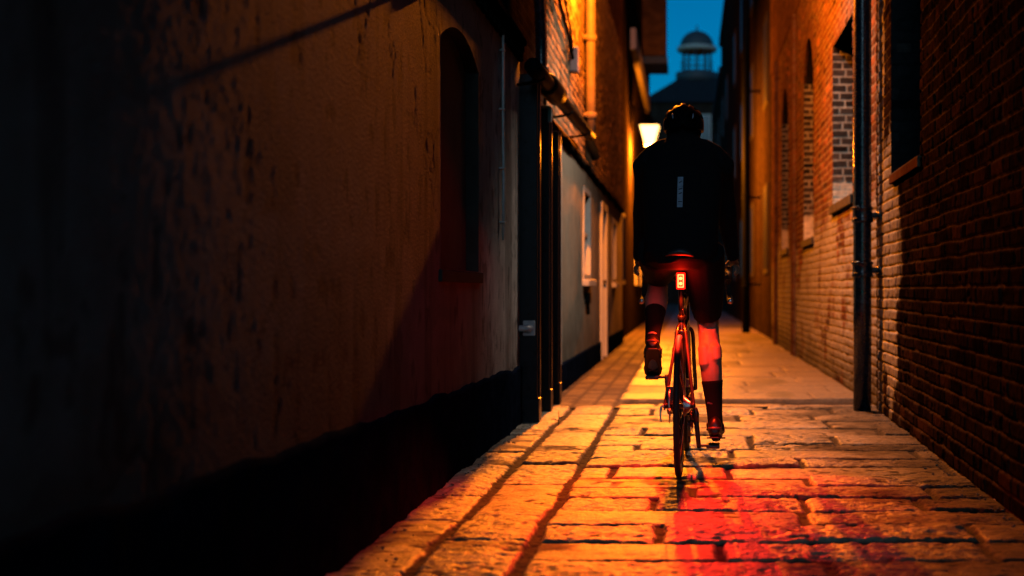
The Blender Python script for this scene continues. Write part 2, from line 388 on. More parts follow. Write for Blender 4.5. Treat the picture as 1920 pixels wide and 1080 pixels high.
def far_paving():
    u = axis(-1.35, 1.62, .027); v = np.concatenate([axis(8.96, 16, .02), axis(16.05, 75, .12)])
    X, Y = np.meshgrid(u, v, indexing='ij')
    rowsF = [8.9, 9.16, 9.64]; y = 9.64
    while y < 80: y += rg.uniform(.45, .8); rowsF.append(y)
    cF = (-.56, 1.8, rowsF, cut_rows(len(rowsF) - 1, -.56, 1.8, .6, 1.1))
    rowsS = [8.9]; y = 8.9
    while y < 80: y += .235; rowsS.append(y)
    strips = []
    xs = np.linspace(-1.4, -.56, 6)
    for i in range(5): strips.append((xs[i], xs[i + 1], [r + (i % 2) * .117 for r in rowsS], None))
    d, sid, tu, tv = slab_field(X, Y, strips + [cF], 90)
    r1 = _h(sid, sid * 0, 1); r2 = _h(sid, sid * 0, 2); r3 = _h(sid, sid * 0, 3)
    edge = ss(.003, .016, d)
    h = -.008 + edge * (.008 + (r1 - .5) * .008 + (fbm(X * 8, Y * 8, 91, 4) - .5) * .010)
    c = lerp(np.array((.12, .095, .07)), np.array((.26, .22, .165)), (.5 * r3 + .5 * fbm(X * 3, Y * 1.5, 92, 4))[..., None])
    c = np.where((X < -.56)[..., None], c * np.array((.55, .47, .42)), c)          # brick setts beside the left wall
    moss = (ss(.5, .7, fbm(X * 1.6, Y * .7, 93, 3)) * ss(.2, 1.0, X))[..., None]
    c = lerp(c, np.array((.06, .055, .03)), moss * .8)
    chan = (ss(.0, .03, Y - 9.16) * ss(.0, .03, 9.64 - Y) * ss(-.6, -.5, X))       # sunk drain channel across the alley
    h = h - chan * .035; c = lerp(c, np.array((.025, .016, .012)), (chan * .95)[..., None])
    c = lerp(np.array((.04, .03, .025)), c, np.maximum(edge, .25)[..., None])
    grid('alley_pavement', np.stack([X, Y, h], -1), c, M['stone'], kind='structure')
far_paving()

# ================================================================== LEFT SIDE
LX = -1.12
def shade_bow(y):
    'bends the near end of the rendered wall back, out of the lamplight'
    return -.011 * np.clip(4.4 - y, 0, 3) ** 2  # bend added so the near wall falls into shade
# ---- near rendered building with blind window, tarred plinth, brick upper storey
def left_near():
    t = empty('rendered_building', (LX, 3.4, 0), label='rough rendered building with dark tarred base and a blind arched window', cat='building')
    o = Vector((LX, 3.4, 0)); inv = -o
    def P(child): child.location = inv; return child
    N0, N1 = 5.36, 6.32; V0, VS, RISE = .99, 2.05, .115
    u = axis(-3.0, 7.86, .02); v = axis(.30, 2.46, .02)
    N0 = u[np.argmin(abs(u - N0))]; N1 = u[np.argmin(abs(u - N1))]; V0 = v[np.argmin(abs(v - V0))]; VS = v[np.argmin(abs(v - VS))]
    # finer grid where the light rakes
    u = np.unique(np.round(np.concatenate([axis(-3.0, 1.6, .05), axis(1.6, 7.86, .0125), [N0, N1]]), 5)); v = np.unique(np.round(np.concatenate([axis(.30, 2.46, .0125), [V0, VS]]), 5))
    U, V = np.meshgrid(u, v, indexing='ij')
    hole = arch_cells(U, V, N0, N1, V0, VS, RISE)
    h = (fbm(U * 1.3, V * 1.3, 201, 3) - .5) * .010 + (fbm(U * 5, V * 1.6, 202, 2) - .5) * .003 + (fbm(U * 60, V * 34, 203, 4) - .5) * .005
    h += (fbm(U * 80, V * 60, 204, 2) - .5) * .0025
    pits = ss(.64, .74, fbm(U * 16, V * 9, 205, 4)); h -= pits * .0025
    h = h * .13 + (fbm(U * 75, V * 55, 219, 3) - .5) * .0004
    c = lerp(np.array((.15, .13, .118)), np.array((.31, .285, .26)), fbm(U * 2.2, V * .7, 206, 5)[..., None])
    patch = ss(.53, .56, fbm(U * 1.7 + 4, V * 1.9, 216, 4))[..., None]; c = lerp(c, c * 1.25, patch)                     # patched areas of newer render
    crk = ss(.006, .001, np.abs(fbm(U * 1.4 + 9, V * 1.1, 217, 5) - .5)) * ss(.45, .6, fbm(U * .9, V * .9, 218, 2)); c = c * (1 - .55 * crk[..., None]); h = h - crk * .002
    st = ss(.55, .72, fbm(U * 7, V * .6, 207, 4)); c = c * (1 - .45 * st[..., None]); c = c * (1 - .5 * pits[..., None])
    low = ss(.9, .38, V + (fbm(U * 5, V * 5, 208, 3) - .5) * .3); c = lerp(c, c * np.array((.6, .56, .55)), low[..., None])
    lit_end = ss(6.2, 7.0, U + (fbm(U * 3, V * 2, 209, 4) - .5) * .5)[..., None]; c = lerp(c, c * 3.1, lit_end)          # paler end: neutral light painted into the wall colour
    P(grid('wall', np.stack([LX + h + shade_bow(U), U, V], -1), c, M['plaster'], t, hole))
    X = lambda y: LX
    ol = arch_outline(N0, N1, V0, VS, RISE)
    rv = P(reveal(t, 'blind_window', X, -1, ol, .075, M['dark_stone']))
    ub = axis(N0 - .02, N1 + .02, .02); vb = axis(V0 - .02, VS + RISE + .03, .02); Ub, Vb = np.meshgrid(ub, vb, indexing='ij')
    hb = (fbm(Ub * 3, Vb * 3, 211, 4) - .5) * .006; cb = np.ones(Ub.shape + (3,)) * np.array((.14, .12, .105)) * (.8 + .4 * fbm(Ub * 4, Vb * 2, 212, 4)[..., None])
    b = grid('panel', np.stack([LX - .068 + hb, Ub, Vb], -1), cb, M['plaster'], rv)
    bm = nb(); box(bm, (LX - .02, N0 - .05, V0 - .06), (LX + .018, N1 + .05, V0 - .004)); obj('sill', bm, M['dark_stone'], rv, smooth=False, bevel=.006)
    # tarred plinth with a ragged top edge, a little proud
    u2 = axis(-3, 7.86, .025); s2 = np.linspace(0, 1, 22); A, B = np.meshgrid(u2, s2, indexing='ij')
    topz = .475 - .0125 * A + (fbm(A * 4, A * 0, 221, 4) - .5) * .05
    z = np.minimum(B / .86, 1) * topz; out = np.where(B > .86, .022 * (1 - (B - .86) / .14), .022)
    out = out + (fbm(A * 6, z * 6, 222, 4) - .5) * .014 * (B < .9)
    P(grid('plinth', np.stack([LX + out - .004 + shade_bow(A), A, z - .03 * (B < .01)], -1), np.ones(A.shape + (3,)), M['plinth'], t))
    # mass behind, brick storey above on a projecting eave course
    bm = nb(); box(bm, (-7, -3, 0), (LX - .26, 7.86, 2.46)); P(obj('inner_wall', bm, M['dark_brick'], t, smooth=False))
    bm = nb(); box(bm, (-7, -3, 2.54), (LX - .01, 7.86, 6.2)); P(obj('upper_wall', bm, M['dark_brick'], t, smooth=False))
    bm = nb(); box(bm, (LX - .2, -3, 2.46), (LX + .035, 7.86, 2.50)); box(bm, (LX - .2, -3, 2.503), (LX + .05, 7.86, 2.54))
    for k in range(72):
        y = -2.9 + k * .15; box(bm, (LX - .1, y, 2.395), (LX + .03, y + .085, 2.457))
    P(obj('eave_course', bm, M['dark_brick'], t, smooth=False, bevel=.005))
    bm = nb(); v8 = [(-7.1, -3.1, 6.2), (LX + .1, -3.1, 6.2), (LX + .1, 7.95, 6.2), (-7.1, 7.95, 6.2)]
    r = [bm.verts.new(p) for p in v8]; a = bm.verts.new((-4, -3.1, 8)); b2 = bm.verts.new((-4, 7.95, 8))
    bm.faces.new(r); bm.faces.new((r[0], r[1], a)); bm.faces.new((r[2], r[3], b2)); bm.faces.new((r[1], r[2], b2, a)); bm.faces.new((r[3], r[0], a, b2))
    P(obj('roof', bm, M['slate'], t, smooth=False))
left_near()

def hung(name, bm, m, **k): return obj(name, bm, m, **k)
# thin white conduit down the end of the rendered wall
bm = nb(); tube(bm, [(LX + .022, 7.02, 2.42), (LX + .022, 7.02, 1.9), (LX + .024, 7.03, 1.5), (LX + .022, 7.03, 1.18)], .008, 8)
for z in (2.3, 1.95, 1.6, 1.28): box(bm, (LX + .0, 7.005, z), (LX + .033, 7.045, z + .012))
obj('wall_conduit', bm, M['white_paint'], label='thin white conduit running down the end of the rendered wall', cat='conduit')
# short iron hook that throws the long raking shadow
bm = nb(); tube(bm, smooth_path([(LX - .02, 4.95, 2.16), (LX + .06, 4.95, 2.16), (LX + .10, 4.95, 2.165), (LX + .115, 4.95, 2.19)], 4), .013, 10)
box(bm, (LX - .01, 4.92, 2.11), (LX + .022, 4.98, 2.21))
obj('wall_hook', bm, M['iron'], label='small iron hook fixed high on the rendered wall', cat='hook')

# ---- black posts of the doorway between the two left buildings
def post(y, top, label, cap=False):
    t = empty('door_post', (-1.10, y, 0), label=label, cat='post', group='black posts of the left doorway')
    bm = nb(); box(bm, (-.10, 0, .0), (.095, .11, top)); box(bm, (-.10, -.012, .0), (.107, .122, .16))
    obj('shaft', bm, M['black_paint'], t, smooth=False, bevel=.006)
    bm = nb(); box(bm, (.0955, .035, .17), (.108, .075, top - .01)); obj('edge_bead', bm, M['black_paint'], t, smooth=False, bevel=.003)
    if cap:
        bm = nb(); box(bm, (-.08, -.02, top), (.105, .13, top + .018)); box(bm, (.085, -.02, top - .10), (.112, .004, top - .002))
        obj('cap', bm, M['white_paint'], t, smooth=False, bevel=.003)
    return t
post(7.90, 2.33, 'nearest tall black door post with a white pipe plate on its face')
post(8.58, 2.20, 'middle black door post with a small white cap on top', True)
post(9.18, 2.12, 'farthest and lowest black door post, against the cream house')
for (y0, y1, lab) in ((8.01, 8.58, 'dark recessed door between the nearest and middle black posts'), (8.69, 9.18, 'dark recessed door between the middle and farthest black posts')):
    t = empty('recessed_door', (-1.24, y0, 0), label=lab, cat='door', group='recessed doors on the left')
    bm = nb(); box(bm, (-.06, .0, 0), (0, y1 - y0, 2.1)); obj('leaf', bm, M['black_paint'], t, smooth=False, bevel=.004)
    bm = nb(); tube(bm, [(.0, .08, 1.0), (.05, .08, 1.0)], .008, 8); lathe(bm, [(.005, .045), (.024, .05), (.027, .065), (.018, .078), (.004, .08)], (0, .08, 1.0), 'x', 12)
    obj('handle', bm, M['iron'], t)
# lintel wall over the doorway
t = empty('doorway_wall', (-1.15, 8.6, 2.3), label='dark brick wall over the black posts, behind the gutter', cat='wall')
bm = nb(); box(bm, (-5, -.73, .03), (.02, .64, 4.0)); obj('brickwork', bm, M['dark_brick'], t, smooth=False)
bm = nb(); box(bm, (-.2, -.735, -.17), (.03, .645, .028)); obj('lintel', bm, M['black_paint'], t, smooth=False, bevel=.01)
# white pipe with a square plate
t = empty('overflow_pipe', (-1.05, 7.888, .63), label='short white pipe with a square plate on the nearest black post', cat='pipe')
bm = nb(); box(bm, (-.05, -.012, -.05), (.03, .004, .05)); obj('plate', bm, M['white_paint'], t, smooth=False, bevel=.004)
bm = nb(); tube(bm, smooth_path([(-.01, -.01, 0), (-.012, -.035, 0), (-.04, -.05, 0), (-.12, -.052, -.002)], 5), .021, 12); lathe(bm, [(.024, -.035), (.03, -.03), (.03, -.018), (.024, -.012)], (-.012, 0, 0), 'y', 14)
obj('spout', bm, M['white_paint'], t)

# ---- fat black pipe along the wall above the posts
t = empty('gutter_pipe', (-.985, 9.4, 2.36), label='thick black pipe running along the left wall above the door posts', cat='gutter')
def gp(y): return (-.985 + 0, y, 2.30 + (y - 7.4) * .03)
bm = nb(); tube(bm, [(0, y - 9.4, 2.30 + (y - 7.4) * .03 - 2.36) for y in np.linspace(7.5, 11.9, 10)], .055, 16); obj('pipe', bm, M['iron'], t)
bm = nb(); tube(bm, [(0, y - 9.4, 2.30 + (y - 7.4) * .03 - 2.36) for y in (8.25, 8.27, 8.29, 8.86, 8.88, 8.90)], [.06, .075, .08, .08, .076, .06], 18); obj('joint_collar', bm, M['iron'], t)
for y in (7.75, 9.6, 11.2):
    bm = nb(); z = 2.30 + (y - 7.4) * .03 - 2.36
    tube(bm, [(-.14, y - 9.4, z - .08), (-.06, y - 9.4, z - .072), (0, y - 9.4, z - .062), (.05, y - 9.4, z - .035)], .011, 8); obj('bracket', bm, M['iron'], t)
# dark swan-neck downpipe above it
t = empty('downpipe', (-1.03, 8.15, 2.35), label='blue black downpipe with a bend, above the nearest door post', cat='drainpipe')
bm = nb(); tube(bm, smooth_path([(.0, .15, .0), (.0, .15, .25), (.0, .08, .5), (-.01, -.05, .8), (-.01, -.08, 1.1), (-.01, -.08, 3.4)], 6), .042, 14); obj('pipe', bm, M['pipe'], t)
bm = nb(); lathe(bm, [(.045, .02), (.056, .025), (.056, .10), (.045, .105)], (0, .15, 0), 'z', 16); obj('joint_collar', bm, M['pipe'], t)

# ---- cream house, painted below, bright brick above
def left_cream():
    Y0, Y1 = 9.32, 20.0; LX2 = -1.115
    t = empty('cream_house', (LX2, 14, 0), label='cream painted house with lit brick upper storey beyond the black posts', cat='building')
    inv = Vector((-LX2, -14, 0))
    def P(c): c.location = inv; return c
    u = np.concatenate([axis(Y0, Y1, .03)]); v = axis(.2, 2.22, .03)
    ops = [('window', 12.55, 13.45, 1.0, 2.0), ('door', 15.0, 15.95, .06, 2.02), ('window', 17.3, 18.2, 1.0, 1.95)]
    u = np.unique(np.round(np.concatenate([u] + [[o[1], o[2]] for o in ops]), 5)); v = np.unique(np.round(np.concatenate([v] + [[o[3], o[4]] for o in ops if o[3] > .3] + [[o[4] for o in ops]]), 5))
    U, V = np.meshgrid(u, v, indexing='ij'); hole = None
    for o in ops:
        hh = arch_cells(U, V, o[1], o[2], o[3], o[4], 0); hole = hh if hole is None else hole | hh
    h = (fbm(U * 1.5, V * 1.5, 301, 3) - .5) * .014 + (fbm(U * 12, V * 9, 302, 4) - .5) * .005
    c = lerp(np.array((.38, .31, .23)), np.array((.60, .50, .38)), fbm(U * 2, V * .8, 303, 5)[..., None])
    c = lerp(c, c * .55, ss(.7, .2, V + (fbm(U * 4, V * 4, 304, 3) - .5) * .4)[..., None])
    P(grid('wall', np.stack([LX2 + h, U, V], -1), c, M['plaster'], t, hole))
    u = axis(Y0, Y1, .02); v = axis(2.2, 4.9, .011); U, V = np.meshgrid(u, v, indexing='ij')
    h, c, _ = bricks(U, V, 310, c1=(.42, .28, .16), c2=(.26, .15, .08), cm=(.36, .29, .2))
    P(grid('upper_wall', np.stack([LX2 + h, U, V], -1), c, M['relief'], t))
    bm = nb(); box(bm, (-7, Y0, 0), (LX2 - .14, Y1, 4.9)); box(bm, (-7, Y0, 4.9), (LX2 + .002, Y1, 9.5)); P(obj('inner_wall', bm, M['red_brick'], t, smooth=False))
    bm = nb(); box(bm, (LX2 - .1, Y0, 0), (LX2 + .028, 14.85, .24)); box(bm, (LX2 - .1, 16.1, 0), (LX2 + .028, Y1, .24)); P(obj('plinth', bm, M['plinth'], t, smooth=False, bevel=.01))
    # ragged string course
    u2 = axis(Y0, Y1, .04); s2 = np.linspace(0, 1, 9); A, B = np.meshgrid(u2, s2, indexing='ij')
    z = 2.17 + B * .11 + (fbm(A * 3, B * 0, 320, 4) - .5) * .05; out = np.sin(B * math.pi) ** .5 * (.035 + .03 * fbm(A * 8, B * 4, 321, 3))
    P(grid('string_course', np.stack([LX2 + out - .003, A, z], -1), np.ones(A.shape + (3,)) * np.array((.06, .045, .035)), M['relief'], t))
    bm = nb(); box(bm, (LX2 - .02, 9.95, .24), (LX2 + .022, 10.25, 2.15)); P(obj('corner_strip', bm, M['white_paint'], t, smooth=False, bevel=.004))
    for kind, a, b, z0, z1 in ops:
        if kind == 'window':
            bm = nb(); w = .06
            box(bm, (LX2 - .09, a, z0), (LX2 + .012, a + w, z1)); box(bm, (LX2 - .09, b - w, z0), (LX2 + .012, b, z1)); box(bm, (LX2 - .09, a + w, z1 - w), (LX2 + .010, b - w, z1)); box(bm, (LX2 - .09, a + w, z0), (LX2 + .010, b - w, z0 + w))
            box(bm, (LX2 - .08, a + w, (z0 + z1) / 2 - .02), (LX2 - .02, b - w, (z0 + z1) / 2 + .02)); box(bm, (LX2 - .075, (a + b) / 2 - .012, z0 + w), (LX2 - .03, (a + b) / 2 + .012, z1 - w))
            f = P(obj('window', bm, M['white_paint'], t, smooth=False, bevel=.003))
            bm = nb(); box(bm, (LX2 - .065, a + w, z0 + w), (LX2 - .06, b - w, z1 - w)); obj('pane', bm, M['glass'], f, smooth=False)
            bm = nb(); box(bm, (LX2 - .1, a - .06, z0 - .07), (LX2 + .07, b + .06, z0 - .002)); obj('sill', bm, M['white_paint'], f, smooth=False, bevel=.006)
        else:
            bm = nb(); w = .1
            box(bm, (LX2 - .09, a, 0), (LX2 + .03, a + w, z1)); box(bm, (LX2 - .09, b - w, 0), (LX2 + .03, b, z1)); box(bm, (LX2 - .09, a + w, z1 - w), (LX2 + .027, b - w, z1))
            f = P(obj('door_frame', bm, M['white_paint'], t, smooth=False, bevel=.004))
            bm = nb(); box(bm, (LX2 - .075, a + w, .04), (LX2 - .03, b - w, z1 - w)); obj('leaf', bm, M['curtain'], f, smooth=False)
            bm = nb(); lathe(bm, [(.006, -.03), (.012, -.01), (.026, .0), (.028, .015), (.012, .024)], (LX2, b - w - .07, 1.0), 'x', 12); obj('handle', bm, M['iron'], f)
    bm = nb(); v8 = [bm.verts.new(p) for p in ((-7.1, Y0, 9.5), (LX2 + .15, Y0, 9.5), (LX2 + .15, Y1, 9.5), (-7.1, Y1, 9.5))]; a = bm.verts.new((-4, Y0, 11.5)); b = bm.verts.new((-4, Y1, 11.5))
    bm.faces.new(v8); bm.faces.new((v8[0], v8[1], a)); bm.faces.new((v8[2], v8[3], b)); bm.faces.new((v8[1], v8[2], b, a)); bm.faces.new((v8[3], v8[0], a, b)); P(obj('roof', bm, M['slate'], t, smooth=False))
left_cream()
# vent bracket below the first window
bm = nb(); box(bm, (-1.12, 12.75, .74), (-1.06, 12.95, .86)); tube(bm, [(-1.09, 12.85, .75), (-1.085, 12.85, .62)], .02, 10)
obj('wall_vent', bm, M['iron'], smooth=False, bevel=.006, label='small dark vent under the nearest window of the cream house', cat='vent')
# tall drainpipe catching the lamp
t = empty('drainpipe', (-1.045, 12.7, 2.5), label='upright drainpipe glowing orange on the lit brick of the cream house', cat='drainpipe')
bm = nb(); tube(bm, [(0, 0, z) for z in (.0, .5, 1.2, 2.5, 5.5)], .052, 16); obj('pipe', bm, M['pipe_brown'], t)
for z in (1.05, .22, 2.9):
    bm = nb(); lathe(bm, [(.054, z), (.066, z + .005), (.066, z + .07), (.054, z + .075)], (0, 0, 0), 'z', 18); box(bm, (-.07, -.09, z + .01), (-.035, .09, z + .06)); obj('joint_collar', bm, M['pipe_brown'], t)
bm = nb(); tube(bm, smooth_path([(0, 0, .02), (0, 0, -.06), (.03, .02, -.13), (.05, .06, -.19)], 4), .05, 14); obj('shoe', bm, M['iron'], t)
# junction box and its cable
t = empty('junction_box', (-1.075, 11.1, 3.05), label='small mauve grey box on the lit brick beside the drainpipe', cat='box')
bm = nb(); box(bm, (-.04, -.02, -.12), (.045, .09, .12)); obj('casing', bm, M['grey_box'], t, smooth=False, bevel=.008)
bm = nb(); box(bm, (-.03, -.026, -.105), (.036, -.0205, .105)); obj('lid', bm, M['grey_box'], t, smooth=False, bevel=.002)
bm = nb(); tube(bm, smooth_path([(-1.09, 9.0, 3.55), (-1.085, 9.6, 3.4), (-1.085, 10.2, 3.28), (-1.085, 10.7, 3.2), (-1.08, 11.1, 3.05)], 5), .016, 8)
tube(bm, smooth_path([(-1.09, 9.2, 3.75), (-1.085, 9.9, 3.6), (-1.085, 10.6, 3.38), (-1.085, 10.9, 3.3), (-1.08, 11.1, 3.1)], 5), .010, 8)
obj('cable', bm, M['iron'], label='pair of dark cables sagging along the lit brick to the grey box', cat='cable')

# ---- far left: dark tall house, jettied house
def left_far():
    t = empty('dark_house', (-1.2, 28, 0), label='tall dark house past the cream house, lamp on its wall', cat='building')
    inv = Vector((1.2, -28, 0))
    def P(c): c.location = inv; return c
    bm = nb(); box(bm, (-7, 20.0, 0), (-1.2, 37, 14)); P(obj('wall', bm, M['dark_brick'], t, smooth=False))
    bm = nb(); box(bm, (-1.25, 24.6, 5.9), (-1.08, 33.5, 6.35)); P(obj('cornice', bm, M['pale_stone'], t, smooth=False, bevel=.02))
    for y in (21.0, 26.8, 29.5):
        bm = nb(); box(bm, (-1.21, y, 1.0), (-1.165, y + .9, 2.3)); f = P(obj('window', bm, M['white_paint'], t, smooth=False, bevel=.01))
        bm = nb(); box(bm, (-1.2, y + .08, 1.08), (-1.16, y + .82, 2.22)); obj('pane', bm, M['glass'], f, smooth=False)
    bm = nb(); prism(bm, [(-7.2, 19.95), (-1.1, 19.95), (-1.1, 37.1), (-7.2, 37.1)], 14.0, 14.4); P(obj('roof', bm, M['slate'], t, smooth=False))
    t = empty('jettied_house', (-1.2, 32, 0), label='black upper storey jutting over the alley in front of the sky', cat='building')
    bm = nb(); box(bm, (-.05, -1, 7.0), (.62, .4, 16)); obj('wall', bm, M['dark_brick'], t, smooth=False)
    bm = nb(); box(bm, (-.04, -1.1, 6.82), (.66, .5, 7.0)); obj('bressummer', bm, M['black_paint'], t, smooth=False)
left_far()

# ================================================================== STREET LANTERNS
def lantern(x, y, z, side, power, label, beam=0, aim=None):
    t = empty('wall_lantern', (x, y, z), label=label, cat='street lamp', group='wall lanterns of the alley')
    bm = nb(); rings = []
    for hw, h in ((.10, -.2), (.205, .2)):
        rings.append([bm.verts.new((sx * hw, sy * hw, h)) for sx, sy in ((-1, -1), (1, -1), (1, 1), (-1, 1))])
    for k in range(4): bm.faces.new((rings[0][k], rings[0][(k + 1) % 4], rings[1][(k + 1) % 4], rings[1][k]))
    bm.faces.new(rings[0][::-1]); bm.faces.new(rings[1]); obj('glass', bm, M['lamp_glass'], t, smooth=False)
    bm = nb()
    for k in range(4):
        sx, sy = ((-1, -1), (1, -1), (1, 1), (-1, 1))[k]; tube(bm, [(sx * .103, sy * .103, -.21), (sx * .21, sy * .21, .205)], .009, 8)
    obj('glazing_bars', bm, M['iron'], t)
    bm = nb(); prof = [(.235, .205), (.24, .215), (.10, .33), (.06, .36), (.05, .40), (.02, .42), (.018, .47), (.03, .485), (.004, .51)]; lathe(bm, prof, n=4 * 4); obj('cap', bm, M['iron'], t, smooth=False)
    wx = -1.12 - x if side < 0 else 1.45 - x
    bm = nb(); tube(bm, smooth_path([(wx, 0, .55), (wx * .6, 0, .56), (wx * .3, 0, .54), (0, 0, .48)], 4), .014, 10)
    tube(bm, smooth_path([(wx, 0, .2), (wx * .7, 0, .3), (wx * .45, 0, .47), (wx * .3, 0, .54)], 4), .010, 8); box(bm, (wx - .02, -.04, .12), (wx + .012, .04, .64)); obj('bracket', bm, M['iron'], t)
    ld = bpy.data.lights.new('lantern_light', 'POINT'); ld.energy = power; ld.color = LAMP_COL; ld.shadow_soft_size = .05
    lo = bpy.data.objects.new('lantern_light', ld); COL.objects.link(lo); lo.parent = t; lo.location = (0, 0, -.27)
    if beam:                                            # second light, added to brighten a pool on the paving
        sp = bpy.data.lights.new('lantern_added_beam', 'SPOT'); sp.energy = beam; sp.color = LAMP_COL; sp.shadow_soft_size = .05; sp.spot_size = R(48); sp.spot_blend = 1
        so = bpy.data.objects.new('lantern_added_beam', sp); COL.objects.link(so); so.parent = t; so.location = (0, 0, -.28)
        so.rotation_euler = (aim - Vector((x, y, z - .28))).to_track_quat('-Z', 'Y').to_euler()
    return t
lantern(-.80, 24.6, 4.1, -1, FAR_LAMP_W, 'lit wall lantern glowing over the left shoulder of the cyclist')
lantern(-.82, 11.2, 4.65, -1, LAMP_W, 'lit wall lantern above the orange drainpipe, out of the picture', LAMP_BEAM_W, Vector((-.25, 7.6, 0)))
t = empty('wall_fill_lamp', (.5, 9.8, 4.35), label='unseen white lamp on a long arm, added as neutral fill for the alley walls', cat='lamp')  # unseen lamp, added for neutral light on the walls
bm = nb(); lathe(bm, [(.03, .12), (.10, .09), (.13, .02), (.135, -.02), (.12, -.03)], n=20); obj('added_lamp_hood', bm, M['iron'], t)
bm = nb(); tube(bm, smooth_path([(0, 0, .11), (.1, 0, .2), (.5, 0, .22), (1.0, 0, .2)], 5), .016, 10); obj('arm', bm, M['iron'], t)
ld = bpy.data.lights.new('wall_fill_light', 'SPOT'); ld.energy = 350; ld.color = (1, .84, .70); ld.spot_size = R(128); ld.spot_blend = .6; ld.shadow_soft_size = .08
lo = bpy.data.objects.new('wall_fill_light', ld); COL.objects.link(lo); lo.parent = t; lo.location = (0, 0, -.05); lo.rotation_euler = (R(12), 0, 0)

# ================================================================== RIGHT SIDE
def right_near():
    X = lambda y: 1.128 + .0302 * y
    t = empty('brick_warehouse', (1.3, 6, 0), label='dark sooty brick building on the right with a blind window', cat='building')
    inv = Vector((-1.3, -6, 0))
    def P(c): c.location = inv; return c
    W0, W1, V0 = 6.80, 7.98, 1.66
    u = np.unique(np.round(np.concatenate([axis(-3, 3.6, .06), axis(3.6, 8.76, .0085), [W0, W1]]), 5)); v = np.unique(np.round(np.concatenate([axis(-.03, 3.4, .0068), [V0]]), 5))
    U, V = np.meshgrid(u, v, indexing='ij')
    hole = arch_cells(U, V, W0, W1, V0, 3.3, 0)
    h, c, face = bricks(U, V, 401, rough=.9, c1=(.030, .017, .012), c2=(.010, .007, .006), cm=(.088, .064, .047))
    lime = ss(.42, .6, fbm(U * 7, V * 3, 410, 4) + .55 * (ss(7.45, 7.9, U) * ss(8.9, 8.3, U) * ss(2.1, 1.6, V) * ss(.15, .6, V)) - .20)
    lime2 = ss(8.32, 8.42, U + (fbm(U * 4, V * 5, 411, 3) - .5) * .15) * ss(8.68, 8.6, U) 
    w = np.clip(lime * (1 - .55 * face) * .9 * ss(7.3, 7.8, U) + lime2 * .65 * (.5 + .6 * fbm(U * 9, V * 9, 412, 3)), 0, 1)[..., None]
    c = lerp(c, np.array((.72, .70, .68)), w)
    soot = ss(.55, .75, fbm(U * 2, V * 2, 413, 4))[..., None]; c = c * (1 - .5 * soot * (1 - w))
    P(grid('wall', np.stack([X(U) - h, U, V], -1), c, M['relief'], t, hole))
    # blind window: recessed brick panel, reveals and a sloping sill
    ol = [(W0, V0), (W0, 3.3), (W1, 3.3), (W1, V0)]
    rv = P(reveal(t, 'blind_window', X, 1, ol, .215, M['reveal_brick']))
    jamb(rv, X, W1, V0, 3.3, .21, 441, (.045, .042, .045), (.022, .022, .026), (.030, .030, .034))
    ub = axis(W0 - .01, W1 + .01, .012); vb = axis(V0 - .01, 3.31, .0075); Ub, Vb = np.meshgrid(ub, vb, indexing='ij')
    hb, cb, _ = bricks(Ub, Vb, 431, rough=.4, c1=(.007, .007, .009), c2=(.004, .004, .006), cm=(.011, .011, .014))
    grid('panel', np.stack([X(Ub) + .21 - hb, Ub, Vb], -1), cb, M['relief'], rv)
    bm = nb()
    for k in range(11):
        a = W0 - .02 + k * .105; x = X(a)
        v8 = [bm.verts.new(p) for p in ((x - .02, a, V0 - .07), (x + .09, a, V0 - .07), (x + .09, a, V0 + .03), (x - .02, a, V0 - .004), (x - .02, a + .098, V0 - .07), (x + .09, a + .098, V0 - .07), (x + .09, a + .098, V0 + .03), (x - .02, a + .098, V0 - .004))]
        for f in ((0, 1, 2, 3), (7, 6, 5, 4), (0, 4, 5, 1), (1, 5, 6, 2), (2, 6, 7, 3), (3, 7, 4, 0)): bm.faces.new([v8[i] for i in f])
    obj('sill', bm, M['red_brick'], rv, smooth=False, bevel=.005)
    bm = nb(); prism(bm, [(X(-3) + .26, -3), (7, -3), (7, 8.76), (X(8.76) + .26, 8.76)], 0, 3.4); P(obj('inner_wall', bm, M['dark_brick'], t, smooth=False))
    bm = nb(); prism(bm, [(X(-3), -3), (7, -3), (7, 8.76), (X(8.76), 8.76)], 3.4, 7.5); P(obj('upper_wall', bm, M['dark_brick'], t, smooth=False))
    bm = nb(); prism(bm, [(X(-3) - .12, -3.1), (7.1, -3.1), (7.1, 8.8), (X(8.76) - .12, 8.8)], 7.5, 7.75); P(obj('parapet', bm, M['pale_stone'], t, smooth=False))
right_near()

def drainpipe(x, y, r, top, m, label, collars, wallx):
    t = empty('drainpipe', (x, y, 0), label=label, cat='drainpipe')
    bm = nb(); tube(bm, [(0, 0, z) for z in np.linspace(0.0, top, 9)], r, 24); obj('pipe', bm, m, t)
    for z in collars:
        bm = nb(); lathe(bm, [(r + .001, z - .045), (r + .012, z - .04), (r + .012, z - .012), (r + .006, z - .01), (r + .006, z + .05), (r + .014, z + .052), (r + .014, z + .07), (r + .001, z + .076)], n=24)
        box(bm, (0, -.02, z - .01), (wallx - x, .02, z + .03)); box(bm, (wallx - x - .03, -r - .06, z - .015), (wallx - x + .01, r + .06, z + .035)); obj('joint_collar', bm, m, t, bevel=.002)
    return t
drainpipe(1.275, 8.66, .066, 6.5, M['pipe'], 'glossy blue black drainpipe against the right brick wall, standing on the flagstones', (1.02, 1.42, 3.3), 1.41)
drainpipe(1.20, 24.5, .085, 9, M['iron'], 'far dark drainpipe on the right, at the end of the arched brick wall', (1.0, 2.8, 5), 1.5)

